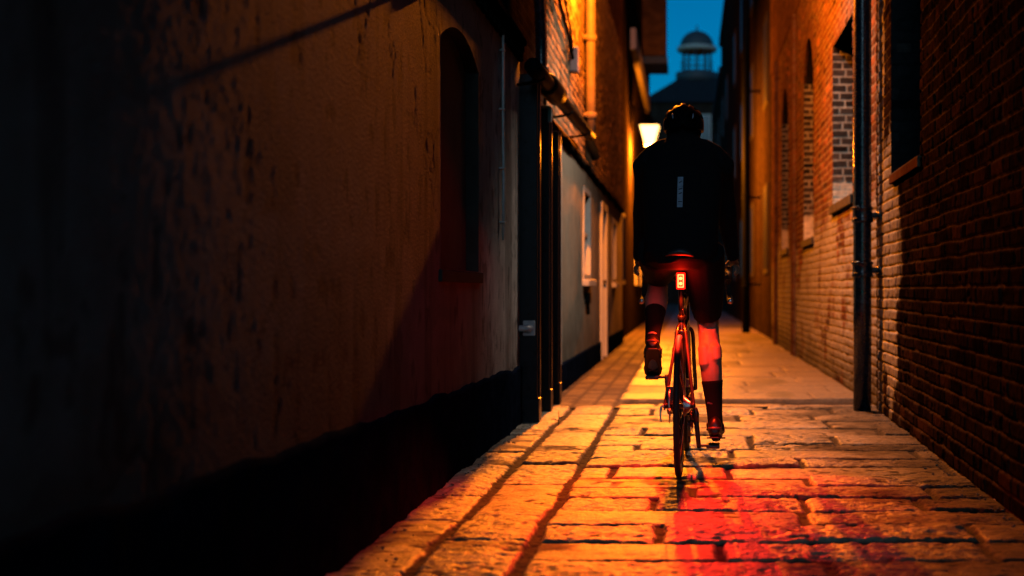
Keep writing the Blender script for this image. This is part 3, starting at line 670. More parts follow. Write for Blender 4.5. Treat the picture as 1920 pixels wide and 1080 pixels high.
def right_arched():
    X = lambda y: 1.43 + .002 * (y - 9)
    Y0, Y1 = 8.76, 20.5
    t = empty('arched_brick_building', (1.45, 14, 0), label='lit brick building with arched blind windows and whitewashed lower courses', cat='building')
    inv = Vector((-1.45, -14, 0))
    def P(c): c.location = inv; return c
    u = axis(Y0, Y1, .018); v = axis(-.03, 4.6, .0105)
    ops = [(10.3, 11.75, 1.72, 3.3, .0), (13.6, 14.75, 1.50, 3.45, .45), (17.1, 18.3, 1.50, 3.45, .45)]
    ops = [(u[np.argmin(abs(u - a))], u[np.argmin(abs(u - b))], v[np.argmin(abs(v - c))], v[np.argmin(abs(v - d))], r) for a, b, c, d, r in ops]
    U, V = np.meshgrid(u, v, indexing='ij'); hole = np.zeros((len(u) - 1, len(v) - 1), bool)
    for o in ops: hole |= arch_cells(U, V, *o)
    h, c, face = bricks(U, V, 501, rough=.9, c1=(.17, .072, .034), c2=(.07, .032, .018), cm=(.28, .22, .165))
    low = ss(2.3, 1.1, V + (fbm(U * 1.1, V * 1.4, 510, 4) - .5) * 1.3)
    wash = ss(.35, .6, fbm(U * 3, V * 3, 511, 5) * (.35 + .65 * low) + .2 * (1 - face) * low + .12 * low)
    col = lerp(c, np.array((.33, .32, .31)), np.clip(wash * .9 * low, 0, 1)[..., None])
    grime = ss(.5, .05, V + (fbm(U * 3, V * 2, 512, 3) - .5) * .4)[..., None]; col = lerp(col, col * np.array((.5, .5, .42)), grime)
    P(grid('wall', np.stack([X(U) - h, U, V], -1), col, M['relief'], t, hole))
    for i, o in enumerate(ops):
        a, b, z0, zs, r = o; ol = arch_outline(*o)
        rv = P(reveal(t, 'blind_window', X, 1, ol, .225, M['reveal_brick']))
        jamb(rv, X, b, z0, zs + (.02 if r else 0), .22, 571 + i * 9, (.05, .042, .04), (.02, .018, .018), (.27, .26, .24), .30 if r else .22)
        ub = axis(a - .01, b + .01, .018); vb = axis(z0 - .01, zs + r + .02, .0105); Ub, Vb = np.meshgrid(ub, vb, indexing='ij')
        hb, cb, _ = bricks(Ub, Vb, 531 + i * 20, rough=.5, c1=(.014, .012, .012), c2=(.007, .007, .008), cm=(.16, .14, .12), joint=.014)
        pale = ss(z0 + .42, z0 + .34, Vb)[..., None]; cb = lerp(cb, np.array((.30, .27, .22)), pale * .9)          # limewashed bottom courses
        grid('panel', np.stack([X(Ub) + .215 - hb, Ub, Vb], -1), cb, M['relief'], rv)
        if r: 
            rg2 = arch_ring(rv, 'arch', X, 1, ol, .22, .004, M['red_brick'])
        bm = nb(); box(bm, (X(a) - .03, a - .06, z0 - .09), (X(a) + .085, b + .06, z0 - .003)); obj('sill', bm, M['dark_stone'], rv, smooth=False, bevel=.008)
    bm = nb(); box(bm, (1.72, Y0, 0), (7, Y1, 4.6)); P(obj('inner_wall', bm, M['dark_brick'], t, smooth=False))
    bm = nb(); box(bm, (1.43, Y0, 4.6), (7, Y1, 8.5)); P(obj('upper_wall', bm, M['red_brick'], t, smooth=False))
    bm = nb(); box(bm, (1.30, Y0, 8.5), (7.1, Y1, 8.8)); P(obj('parapet', bm, M['pale_stone'], t, smooth=False))
    for y in (15.9, 19.2):
        bm = nb(); box(bm, (1.405, y, 0), (1.74, y + .34, 4.6)); P(obj('pilaster', bm, M['red_brick'], t, smooth=False, bevel=.006))
right_arched()
def far_block(name, label, y0, y1, h, x0, m):
    t = empty(name, (x0, (y0 + y1) / 2, 0), label=label, cat='building'); L = (y1 - y0) / 2
    bm = nb(); box(bm, (0, -L, 0), (6, L, h)); obj('wall', bm, m, t, smooth=False)
    bm = nb(); box(bm, (-.10, -L - .05, h), (6.1, L + .05, h + .35)); obj('parapet', bm, M['slate'], t, smooth=False)
    for k in range(int((y1 - y0) / 5)):
        for z in (1.2, 4.4, 7.4):
            y = -L + 1.6 + k * 5; bm = nb(); box(bm, (-.03, y, z), (.05, y + 1.1, z + 1.7)); f = obj('window', bm, M['dark_stone'], t, smooth=False, bevel=.01)
            bm = nb(); box(bm, (-.036, y + .1, z + .1), (.0, y + 1.0, z + 1.6)); obj('pane', bm, M['dull_glass'], f, smooth=False)
far_block('tall_house', 'tall dark house after the arched brick building on the right', 20.5, 43, 14.5, 1.5, M['dark_brick'])
far_block('stepped_house', 'dark house whose roof makes the upper step against the sky', 43.2, 54, 12.0, 1.5, M['dark_brick'])
far_block('low_stepped_house', 'farthest dark house on the right, lowest step against the sky', 54.2, 70, 10.8, 1.5, M['dark_brick'])

# ================================================================== HALL WITH A CUPOLA AT THE END
def hall():
    t = empty('domed_hall', (.6, 80, 0), label='dark hall with hipped roof and domed cupola closing the alley', cat='building')
    bm = nb(); box(bm, (-3.6, 0, 0), (9, 12, 13.6)); obj('wall', bm, M['dark_brick'], t, smooth=False)
    bm = nb(); b = [bm.verts.new(p) for p in ((-3.9, -.3, 13.6), (9.3, -.3, 13.6), (9.3, 12.3, 13.6), (-3.9, 12.3, 13.6))]; q = [bm.verts.new(p) for p in ((-1.2, 2.4, 15.7), (5, 2.4, 15.7), (5, 9, 15.7), (-1.2, 9, 15.7))]
    bm.faces.new(b[::-1]); bm.faces.new(q)
    for k in range(4): bm.faces.new((b[k], b[(k + 1) % 4], q[(k + 1) % 4], q[k]))
    rf = obj('roof', bm, M['slate'], t, smooth=False)
    cx, cy = .02, 3.5
    bm = nb(); lathe(bm, [(1.5, 15.5), (1.5, 16.2), (1.25, 16.28), (1.25, 16.27)], (cx, cy, 0), n=24); obj('drum', bm, M['lead'], t)
    cp = empty('cupola', (cx, cy, 0)); cp.parent = t
    bm = nb()
    for k in range(10):
        a = k * math.pi / 5 + .2; tube(bm, [(math.cos(a) * 1.0, math.sin(a) * 1.0, 16.25), (math.cos(a) * 1.0, math.sin(a) * 1.0, 17.75)], .06, 8)
    for z in (16.6, 16.95): tube(bm, [(math.cos(a) * 1.15, math.sin(a) * 1.15, z) for a in np.linspace(0, 2 * math.pi, 25)[:-1]], .03, 6, closed=True)
    obj('columns', bm, M['lead'], cp)
    bm = nb(); lathe(bm, [(1.0, 17.7), (1.34, 17.74), (1.42, 17.84), (1.40, 18.02), (1.2, 18.08)], n=32); obj('cornice', bm, M['pale_stone'], cp)
    bm = nb(); lathe(bm, [(1.2 * math.cos(a), 18.08 + 1.12 * math.sin(a)) for a in np.linspace(0, 1.5, 12)] + [(.06, 19.25), (.05, 19.55), (.01, 19.6)], n=32); obj('dome', bm, M['lead'], cp)
    bm = nb(); box(bm, (.15, -.06, 10.6), (.95, .05, 12.8)); f = obj('window', bm, M['pale_stone'], t, smooth=False)
    bm = nb(); box(bm, (.22, -.07, 10.67), (.88, -.02, 12.73)); obj('pane', bm, M['glass'], f, smooth=False)
hall()

# ================================================================== BICYCLE
BX, BY, YAW = -.042, 5.58, R(-2.0)
MB = {}
MB['frame'] = mat('gloss_frame_paint', (.018, .015, .016), rough=.22, var=.05, spec=.6, coat=.6)
MB['tyre'] = mat('black_rubber', (.012, .012, .012), rough=.7, var=.2, nscale=60)
MB['rim'] = mat('black_alloy_rim', (.03, .03, .03), rough=.3, metal=.7, var=.1)
MB['steel'] = mat('bright_steel', (.5, .5, .5), rough=.3, metal=1, var=.1)
MB['dark_alloy'] = mat('dark_alloy', (.06, .06, .065), rough=.35, metal=.8, var=.15)
MB['tape'] = mat('black_bar_tape', (.012, .012, .013), rough=.75, bump=.4, bscale=120)
MB['saddle'] = mat('black_saddle', (.015, .014, .015), rough=.42, var=.1)
MB['lens'] = mat('lit_red_lens', (.6, .02, .01), var=0, emit=(1, .0006, .0001), estr=70)
MB['led'] = mat('lit_led', (1, .6, .4), var=0, emit=(1, .20, .05), estr=5)
MB['housing'] = mat('halo_red_shell', (.3, .01, .005), rough=.5, var=.0, emit=(1, .008, .001), estr=1.8)  # shell emission stands in for the red halo round the lamp
def wheel(parent, y, rear):
    n = 64
    def ring(prof, m, name, par):
        bm = nb(); rings = []
        for k in range(n):
            a = 2 * math.pi * k / n; rings.append([bm.verts.new((x, y + r * math.cos(a), .336 + r * math.sin(a))) for x, r in prof])
        q = len(prof)
        for k in range(n):
            A, B = rings[k], rings[(k + 1) % n]
            for j in range(q): bm.faces.new((A[j], A[(j + 1) % q], B[(j + 1) % q], B[j]))
        return obj(name, bm, m, par)
    rim = ring([(-.011, .312), (-.0125, .296), (-.009, .278), (0, .268), (.009, .278), (.0125, .296), (.011, .312), (0, .308)], MB['rim'], 'wheel', parent)
    ring([(.0145 * math.cos(a), .3215 + .0145 * math.sin(a)) for a in np.linspace(0, 2 * math.pi, 13)[:-1]], MB['tyre'], 'tyre', rim)
    bm = nb(); w = .062 if rear else .046
    lathe(bm, [(.006, -w - .006), (.012, -w), (.012, -.035), (.026, -.033), (.026, -.027), (.012, -.022), (.012, .022), (.026, .027), (.026, .033), (.012, .036), (.012, w), (.006, w + .006)], (0, y, .336), 'x', 18); obj('hub', bm, MB['dark_alloy'], rim)
    bm = nb()
    for k in range(24):
        a = 2 * math.pi * k / 24; b = a + (.55 if (k // 2) % 2 else -.55); s = .03 if k % 2 else -.03
        tube(bm, [(s, y + .025 * math.cos(b), .336 + .025 * math.sin(b)), (s * .1, y + .272 * math.cos(a), .336 + .272 * math.sin(a))], .0011, 5)
    obj('spokes', bm, MB['steel'], rim)
    return rim
def bicycle():
    t = empty('bicycle', (BX, BY, 0), YAW, label='black road bicycle under the cyclist with a lit red tail light', cat='bicycle')
    rw = wheel(t, 0, True); fw = wheel(t, 1.0, False)
    # frame: one mesh
    BB = Vector((0, .41, .27)); up = Vector((0, -.292, .956)); seat = BB + up * .50; jn = BB + up * .46
    h0, h1 = Vector((0, .842, .70)), Vector((0, .792, .865))
    bm = nb(); tube(bm, [BB, BB + up * .25, seat], [.018, .016, .0165], 16)
    tube(bm, [h0 + Vector((0, .004, -.012)), h0, h1, h1 + Vector((0, -.004, .014))], [.024, .021, .021, .023], 16)
    tube(bm, [BB, lerp(BB, h0, .5), h0 + Vector((0, .0, .03))], [.024, .024, .020], 16, flat=.85)
    tube(bm, [jn + up * .03, h1 - Vector((0, 0, .02))], [.015, .017], 14)
    tube(bm, [BB - Vector((.037, 0, 0)), BB + Vector((.037, 0, 0))], .022, 18)
    for s in (-1, 1):
        tube(bm, smooth_path([jn, jn + Vector((s * .016, -.02, -.012)), Vector((s * .034, .18, .58)), Vector((s * .062, .04, .385)), Vector((s * .069, .0, .336))], 5), [.011] * 3 + [.010] * 5 + [.008] * 13, 10)
        tube(bm, smooth_path([BB + Vector((s * .02, -.01, 0)), Vector((s * .034, .30, .285)), Vector((s * .058, .12, .32)), Vector((s * .069, .0, .336))], 4), .010, 10, flat=1.2)
        box(bm, (s * .069 - .004, -.018, .318), (s * .069 + .004, .014, .35))
    tube(bm, [(-.03, .245, .665), (0, .25, .68), (.03, .245, .665)], .010, 10)
    obj('frame', bm, MB['frame'], t)
    bm = nb(); tube(bm, [h0 + Vector((0, .004, -.012)), h0 + Vector((0, .01, -.03))], [.024, .026], 14)
    for s in (-1, 1): tube(bm, smooth_path([h0 + Vector((s * .012, .008, -.02)), h0 + Vector((s * .036, .02, -.05)), Vector((s * .042, .92, .5)), Vector((s * .047, .965, .39)), Vector((s * .049, 1.0, .336))], 5), .0105, 10, flat=1.25)
    obj('fork', bm, MB['frame'], t)
    # seat post, clamp, saddle
    top = BB + up * .76
    bm = nb(); tube(bm, [seat, top], .0136, 16); obj('seat_post', bm, MB['frame'], t)
    bm = nb(); lathe(bm, [(.0175, -.012), (.0195, -.01), (.0195, .01), (.0175, .012)], n=18)
    bmesh.ops.rotate(bm, verts=bm.verts[:], cent=(0, 0, 0), matrix=Matrix.Rotation(R(17), 3, 'X')); bmesh.ops.translate(bm, verts=bm.verts[:], vec=seat); obj('seat_clamp', bm, MB['dark_alloy'], t)
    bm = nb(); prof = [(-.075, .14), (-.06, .145), (-.01, .135), (.05, .09), (.11, .055), (.17, .042), (.20, .030), (.212, .008)]
    rings = []
    for i, (yy, w) in enumerate(prof):
        ring = []
        for k in range(14):
            a = 2 * math.pi * k / 14; c, s = math.cos(a), math.sin(a)
            ring.append(bm.verts.new((c * w * .5,   .105 + yy, 1.058 - .004 * i * .3 + (s * .020 if s > 0 else s * .014) - (abs(c) ** 3) * .018 + (.012 if i == 0 else 0))))
        rings.append(ring)
    for A, B in zip(rings, rings[1:]):
        for k in range(14): bm.faces.new((A[k], A[(k + 1) % 14], B[(k + 1) % 14], B[k]))
    bm.faces.new(rings[0][::-1]); bm.faces.new(rings[-1]); sdl = obj('saddle', bm, MB['saddle'], t, sub=1)
    bm = nb()
    for s in (-1, 1): tube(bm, smooth_path([(s * .045, .085, 1.029), (s * .024, .14, 1.002), (s * .022, .24, 1.0), (s * .008, .33, 1.024)], 4), .0035, 8)
    box(bm, (-.028, .16, .988), (.028, .20, 1.03)); obj('saddle_rails', bm, MB['steel'], sdl)
    # tail light on the post
    hp = BB + up * .685; L0 = Vector((0, hp.y - .035, .927))
    bm = nb(); box(bm, (-.0215, L0.y - .006, L0.z - .040), (.0215, L0.y + .016, L0.z + .040)); tube(bm, [(0, L0.y + .012, L0.z), (0, hp.y + .004, L0.z)], .009, 10); lathe(bm, [(.0145, -.006), (.0165, -.006), (.0165, .006), (.0145, .006)], (0, hp.y + .0, L0.z), 'z', 16)
    tl = obj('tail_light', bm, MB['housing'], t, smooth=False, bevel=.003)
    bm = nb(); y = L0.y - .0085
    box(bm, (-.0150, y - .003, L0.z - .032), (-.0105, y + .002, L0.z + .032)); box(bm, (.0105, y - .003, L0.z - .032), (.0150, y + .002, L0.z + .032)); box(bm, (-.0104, y - .003, L0.z + .0275), (.0104, y + .002, L0.z + .032)); box(bm, (-.0104, y - .003, L0.z - .032), (.0104, y + .002, L0.z - .0275))
    obj('light_ring', bm, MB['led'], tl, smooth=False, bevel=.001)
    bm = nb(); box(bm, (-.0103, y - .0005, L0.z - .0273), (.0103, y + .002, L0.z + .0273)); obj('lens', bm, MB['lens'], tl, smooth=False)
    for s in (-1, 1):
        bm = nb(); lathe(bm, [(.001, -.003), (.006, -.0028), (.0085, -.001), (.0085, .001)], (0, y - .001, L0.z + s * .0125), 'y', 16); obj('led', bm, MB['led'], tl)
    ld = bpy.data.lights.new('tail_light_glow', 'SPOT'); ld.spot_size = R(108); ld.spot_blend = .7; ld.energy = TAIL_W; ld.color = (1, .022, .006); ld.shadow_soft_size = .012
    lo = bpy.data.objects.new('tail_light_glow', ld); COL.objects.link(lo); lo.parent = t; lo.location = (0, L0.y - .028, L0.z - .036); lo.rotation_euler = (R(-30), 0, 0)
    ld = bpy.data.lights.new('tail_light_spill', 'SPOT'); ld.spot_size = R(92); ld.spot_blend = .6; ld.energy = 34; ld.color = (1, .032, .001); ld.shadow_soft_size = .01
    lo = bpy.data.objects.new('tail_light_spill', ld); COL.objects.link(lo); lo.parent = t; lo.location = (-.012, L0.y - .022, L0.z - .038); lo.rotation_euler = (R(14), R(-8), 0)
    ld = bpy.data.lights.new('tail_light_halo', 'POINT'); ld.energy = 2.4; ld.color = (1, .010, .002); ld.shadow_soft_size = .012
    lo = bpy.data.objects.new('tail_light_halo', ld); COL.objects.link(lo); lo.parent = t; lo.location = (0, L0.y - .06, L0.z + .01)
    # stem, bars, hoods, levers
    bm = nb(); tube(bm, [h1 + Vector((0, -.004, .012)), h1 + Vector((0, -.02, .06))], .018, 14); tube(bm, [h1 + Vector((0, -.016, .046)), Vector((0, .862, .948))], .0155, 14); lathe(bm, [(.017, -.023), (.021, -.021), (.021, .021), (.017, .023)], (0, .868, .95), 'x', 16); obj('stem', bm, MB['dark_alloy'], t)
    bm = nb()
    for s in (-1, 1):
        tube(bm, smooth_path([(0, .868, .95), (s * .1, .868, .952), (s * .178, .868, .952), (s * .204, .885, .952), (s * .210, .93, .948), (s * .212, .962, .925), (s * .214, .965, .885), (s * .217, .945, .848), (s * .22, .905, .828), (s * .221, .845, .822)], 5), .0145, 12)
    hb = obj('handlebar', bm, MB['tape'], t); hb.scale.x = 1.09
    for s in (-1, 1):
        bm = nb(); tube(bm, smooth_path([(s * .208, .912, .948), (s * .21, .945, .962), (s * .211, .985, .978), (s * .212, 1.012, 1.005), (s * .212, 1.016, 1.018)], 4), [.017, .018, .0185, .019, .019, .019, .0185, .018, .018, .0175, .017, .0165, .0165, .016, .015, .012, .008], 12)
        o = obj('brake_hood', bm, MB['tape'], t); o.location.x = s * .019
        bm = nb(); tube(bm, smooth_path([(s * .213, 1.012, .985), (s * .214, 1.03, .95), (s * .216, 1.035, .90), (s * .218, 1.022, .86), (s * .219, 1.01, .845)], 4), [.006] * 12 + [.0055] * 5, 8, flat=1.6); obj('brake_lever', bm, MB['steel'], o)
    for s in (-1, 1):
        bm = nb(); lathe(bm, [(.014, -.002), (.0155, 0), (.0155, .004)], (s * .221, .843, .822), 'y', 14); obj('bar_end_plug', bm, MB['steel'], hb)
    # drivetrain
    ck = math.atan2(-.012, -.172)
    d = Vector((0, -.012, -.172))
    cr = empty('crankset', (0, 0, 0)); cr.parent = t
    def ringm(x, r, th, teeth):
        bm = nb(); n = teeth * 2; o_ = []; i_ = []
        for k in range(n):
            a = 2 * math.pi * k / n; rr = r + (.003 if k % 2 else -.002)
            o_.append([bm.verts.new((x + sx, BB.y + rr * math.cos(a), BB.z + rr * math.sin(a))) for sx in (-th, th)]); i_.append([bm.verts.new((x + sx, BB.y + (r - .016) * math.cos(a), BB.z + (r - .016) * math.sin(a))) for sx in (-th, th)])
        for k in range(n):
            j = (k + 1) % n
            bm.faces.new((o_[k][0], o_[j][0], o_[j][1], o_[k][1])); bm.faces.new((i_[k][1], i_[j][1], i_[j][0], i_[k][0])); bm.faces.new((o_[k][1], o_[j][1], i_[j][1], i_[k][1])); bm.faces.new((o_[j][0], o_[k][0], i_[k][0], i_[j][0]))
        for k in range(5):
            a = 2 * math.pi * k / 5; tube(bm, [(x, BB.y, BB.z), (x, BB.y + (r - .012) * math.cos(a), BB.z + (r - .012) * math.sin(a))], .006, 6)
        return bm
    obj('chainring', ringm(.048, .101, .0016, 50), MB['dark_alloy'], cr, smooth=False); obj('chainring', ringm(.041, .069, .0016, 34), MB['dark_alloy'], cr, smooth=False)
    bm = nb(); tube(bm, [BB - Vector((.06, 0, 0)), BB + Vector((.06, 0, 0))], .012, 14); obj('axle', bm, MB['steel'], cr)
    for s in (-1, 1):
        e = BB + d * s + Vector((s * .082, 0, 0)); b = BB + Vector((s * .064, 0, 0))
        bm = nb(); tube(bm, [b - d * s * .09, b, lerp(b, e, .5), e, e + d * s * .07], [.012, .016, .0125, .0115, .009], 12, flat=.75); obj('crank_arm', bm, MB['dark_alloy'], cr)
        bm = nb(); x0, x1 = sorted((e.x + s * .01, e.x + s * .02)); tube(bm, [e, e + Vector((s * .040, 0, 0))], .007, 10)
        q = e + Vector((s * .072, .005, 0)); box(bm, (q.x - .034, q.y - .045, q.z - .011), (q.x + .034, q.y + .05, q.z + .009)); box(bm, (q.x - .022, q.y - .062, q.z - .006), (q.x + .022, q.y - .045, q.z + .006)); obj('pedal', bm, MB['dark_alloy'], t, smooth=False, bevel=.005)
    bm = nb()
    for k in range(9):
        r = .050 - k * .0032; lathe(bm, [(.016, .021 + k * .0036), (r, .0212 + k * .0036), (r, .0228 + k * .0036), (.016, .023 + k * .0036)], (0, 0, .336), 'x', 28)
    obj('cassette', bm, MB['steel'], t, smooth=False)
    bm = nb(); cx = .046
    tube(bm, [(cx, .0, .336 + .041), (cx, .2, .36), (cx + .001, .41, .27 + .102)], .0034, 6, flat=1.2); tube(bm, [(cx, .41, .27 - .102), (cx, .2, .17), (cx, .03, .178)], .0034, 6, flat=1.2); tube(bm, [(cx, -.012, .245), (cx, .012, .22), (cx, .022, .19)], .0034, 6)
    obj('chain', bm, MB['dark_alloy'], t)
    bm = nb(); tube(bm, smooth_path([(.072, -.002, .325), (.082, -.012, .30), (.078, -.004, .268)], 4), .012, 10); tube(bm, [(.062, -.012, .27), (.05, .0, .245)], .013, 10); box(bm, (.038, -.016, .165), (.041, .012, .26)); box(bm, (.051, -.016, .165), (.054, .012, .26))
    for z, yy in ((.25, -.004), (.178, .004)): lathe(bm, [(.018, -.003), (.019, 0), (.018, .003)], (.046, yy, z), 'x', 16)
    obj('rear_derailleur', bm, MB['dark_alloy'], t, bevel=.001)
    bm = nb(); lathe(bm, [(.048, -.046), (.08, -.0455), (.08, -.0435), (.048, -.043)], (0, 0, .336), 'x', 40, caps=False)
    for k in range(6):
        a = k * math.pi / 3; tube(bm, [(-.0445, .016 * math.cos(a), .336 + .016 * math.sin(a)), (-.0445, .055 * math.cos(a + .4), .336 + .055 * math.sin(a + .4))], .004, 6)
    obj('brake_disc', bm, MB['steel'], t, smooth=False)
    bm = nb(); box(bm, (-.062, .03, .35), (-.032, .075, .425)); tube(bm, [(-.05, .06, .42), (-.047, .11, .45), (-.04, .2, .60)], .0035, 6); obj('brake_caliper', bm, MB['dark_alloy'], t, smooth=False, bevel=.006)
    bm = nb(); tube(bm, smooth_path([(-.07, 0, .336), (-.083, -.002, .333), (-.088, -.01, .30), (-.084, -.02, .262)], 4), [.007, .007, .007, .006, .006, .006, .006, .005, .005, .005, .004, .004, .003], 8); obj('skewer_lever', bm, MB['steel'], t)
    bm = nb(); tube(bm, [(-.0, .30, .46), (0, .40, .40)], .001, 4); box(bm, (.022, .30, .40), (.034, .335, .44)); obj('front_derailleur', bm, MB['dark_alloy'], t, smooth=False)
    return t
bicycle()

# ================================================================== CYCLIST
MP = {}
MP['skin'] = mat('skin', (.42, .25, .18), rough=.5, var=.12, nscale=30, bump=.15, bscale=200)
MP['jacket'] = mat('black_jacket_cloth', (.010, .010, .012), rough=.9, spec=.15, var=.2, nscale=40, bump=.3, bscale=12, bdist=.01)
MP['shorts'] = mat('black_lycra', (.009, .009, .010), rough=.75, spec=.1, var=.1)
MP['sock'] = mat('black_knit', (.005, .005, .005), rough=.9, spec=.2, bump=.4, bscale=220)
MP['shoe'] = mat('black_shoe', (.009, .008, .008), rough=.38, var=.15)
MP['sole'] = mat('shoe_sole', (.02, .02, .02), rough=.5)
MP['heel'] = mat('heel_panel', (.10, .05, .05), rough=.4)
MP['helmet'] = mat('black_helmet_shell', (.003, .003, .004), rough=.42, spec=.02, var=.05)
MP['reflective'] = mat('reflective_tape', (.40, .46, .58), rough=.45, var=.25, nscale=60)
MP['hair'] = mat('dark_hair', (.008, .006, .005), rough=.7, spec=.15)
MP['emblem'] = mat('emblem_print', (.26, .10, .10), rough=.6, var=.1)
def remesh(o, vox, it=4, fac=.5):
    r = o.modifiers.new('remesh', 'REMESH'); r.mode = 'VOXEL'; r.voxel_size = vox; r.use_smooth_shade = True
    s = o.modifiers.new('smooth', 'SMOOTH'); s.iterations = it; s.factor = fac
    return o
def loft(bm, rings, n=20, expo=1.0):
    """rings: (centre, half width along x, half depth, tilt of the ring about x in degrees)"""
    out = []
    for c, w, d, tilt in rings:
        c = Vector(c); ax = Vector((0, math.cos(R(tilt)), math.sin(R(tilt)))); row = []
        for k in range(n):
            a = 2 * math.pi * k / n; ca, sa = math.cos(a), math.sin(a)
            ca = math.copysign(abs(ca) ** expo, ca); sa = math.copysign(abs(sa) ** expo, sa)
            row.append(bm.verts.new(c + Vector((1, 0, 0)) * ca * w + ax * sa * d))
        out.append(row)
    for A, B in zip(out, out[1:]):
        for k in range(n): bm.faces.new((A[k], A[(k + 1) % n], B[(k + 1) % n], B[k]))
    bm.faces.new(out[0][::-1]); bm.faces.new(out[-1]); return bm
# joints, in the bicycle's own axes (x right, y forward, z up)
HIP = {s: Vector((s * .105, .22, 1.085)) for s in (-1, 1)}
KNEE = {1: Vector((.128, .46, .70)), -1: Vector((-.135, .63, .94))}
ANK = {1: Vector((.166, .375, .215)), -1: Vector((-.147, .315, .645))}
SHO = {s: Vector((s * .182, .50, 1.545)) for s in (-1, 1)}
ELB = {s: Vector((s * .220, .70, 1.29)) for s in (-1, 1)}
WRI = {s: Vector((s * .258, .895, 1.045)) for s in (-1, 1)}
TOE = {1: Vector((.172, .545, .135)), -1: Vector((-.155, .495, .452))}
HEEL = {1: Vector((.163, .305, .165)), -1: Vector((-.143, .262, .60))}
def leg_pts(s, k=0):
    h, kn, an = HIP[s], KNEE[s], ANK[s]
    back = Vector((0, -1, -.1 if s > 0 else -.7)).normalized()
    return [h, lerp(h, kn, .35), lerp(h, kn, .75), kn, lerp(kn, an, .12) + back * .012, lerp(kn, an, .30) + back * .028, lerp(kn, an, .50) + back * .018, lerp(kn, an, .72) + back * .004, lerp(kn, an, .9), an]
LEG_R = [.09, .086, .066, .054, .053, .058, .054, .043, .035, .034]
def arm_pts(s):
    a, e, w = SHO[s], ELB[s], WRI[s]
    return [a, lerp(a, e, .3), lerp(a, e, .7), e, lerp(e, w, .25), lerp(e, w, .6), w]
def person():
    t = empty('person', (BX, BY, 0), YAW, label='cyclist in black jacket, shorts and helmet riding away down the alley', cat='person')
    # ---- body: one continuous surface
    bm = nb()
    loft(bm, [((0, .19, .99), .12, .09, -10), ((0, .20, 1.08), .15, .105, -15), ((0, .25, 1.2), .135, .09, -25), ((0, .33, 1.33), .15, .10, -32), ((0, .41, 1.44), .165, .105, -35), ((0, .475, 1.53), .15, .085, -35), ((0, .505, 1.575), .075, .065, -30), ((0, .525, 1.62), .058, .06, -25), ((0, .545, 1.68), .058, .062, -15)])
    # head with nose, ears, chin and brow
    loft(bm, [((0, .60, 1.585), .03, .03, 0), ((0, .595, 1.60), .045, .055, 0), ((0, .585, 1.63), .058, .08, 0), ((0, .575, 1.67), .068, .092, 0), ((0, .572, 1.71), .073, .098, 0), ((0, .568, 1.75), .073, .097, 0), ((0, .565, 1.78), .06, .08, 0), ((0, .565, 1.80), .03, .045, 0)], n=24)
    tube(bm, [(0, .655, 1.72), (0, .675, 1.69), (0, .682, 1.672), (0, .662, 1.662)], [.008, .011, .014, .010], 8)
    tube(bm, [(-.035, .655, 1.728), (0, .664, 1.725), (.035, .655, 1.728)], .010, 8)
    tube(bm, [(-.02, .655, 1.637), (0, .663, 1.637), (.02, .655, 1.637)], .007, 8)
    for s in (-1, 1): tube(bm, [(s * .072, .575, 1.725), (s * .080, .568, 1.705), (s * .079, .57, 1.685), (s * .072, .578, 1.668)], [.008, .012, .010, .007], 8, flat=.6)
    for s in (-1, 1):
        tube(bm, leg_pts(s), LEG_R, 16)
        bk = Vector((0, -1, -.1 if s > 0 else -.7)).normalized(); kn, an = KNEE[s], ANK[s]
        for q, f1, rr in ((-s, .46, .034), (s, .40, .036)):                         # the two heads of the calf, the inner one lower
            tube(bm, [lerp(kn, an, .10) + bk * .026 + Vector((q * .016, 0, 0)), lerp(kn, an, .22) + bk * .052 + Vector((q * .026, 0, 0)), lerp(kn, an, f1 - .08) + bk * .056 + Vector((q * .027, 0, 0)), lerp(kn, an, f1 + .06) + bk * .034 + Vector((q * .018, 0, 0))], [.018, rr, rr * .95, .014], 10)
        for q in (-1, 1): tube(bm, [lerp(HIP[s], kn, .82) + bk * .035 + Vector((q * .034, 0, 0)), kn + bk * .045 + Vector((q * .034, 0, 0)), lerp(kn, an, .12) + bk * .036 + Vector((q * .030, 0, 0))], [.013, .012, .008], 8)   # hamstring tendons beside the knee hollow
        tube(bm, [ANK[s], lerp(HEEL[s], TOE[s], .25) + Vector((0, 0, .02)), lerp(HEEL[s], TOE[s], .6), lerp(HEEL[s], TOE[s], .85)], [.033, .034, .034, .022], 12)
        tube(bm, arm_pts(s), [.055, .046, .041, .040, .039, .032, .025], 14)
        # hand over the brake hood: palm, four unequal fingers curling round it, thumb inside
        w = WRI[s]; pk = Vector((s * .252, .975, 1.030))
        tube(bm, [w, w + Vector((-s * .002, .03, -.004)), lerp(w, pk, .7), pk], [.024, .028, .034, .028], 12, ref=(1, 0, 0), flat=.55)
        for i, ln in enumerate((.92, 1.0, .95, .78)):
            y = .992 - i * .0195; b = Vector((s * (.263 + .006 * (i < 3)), y, 1.027 - .003 * i))
            ch = [b, b + Vector((s * .017, .008, -.016)) * ln, b + Vector((s * .016, .014, -.045)) * ln, b + Vector((-s * .004, .012, -.062)) * ln]
            tube(bm, ch, [.0098, .0092, .0085, .0072], 8)
        tube(bm, [Vector((s * .242, .925, 1.032)), Vector((s * .218, .945, 1.022)), Vector((s * .206, .968, 1.004)), Vector((s * .206, .985, .985))], [.012, .0115, .0098, .008], 8)
    body = remesh(obj('body', bm, MP['skin'], t), .0052, 3)
    # ---- jacket
    bm = nb()
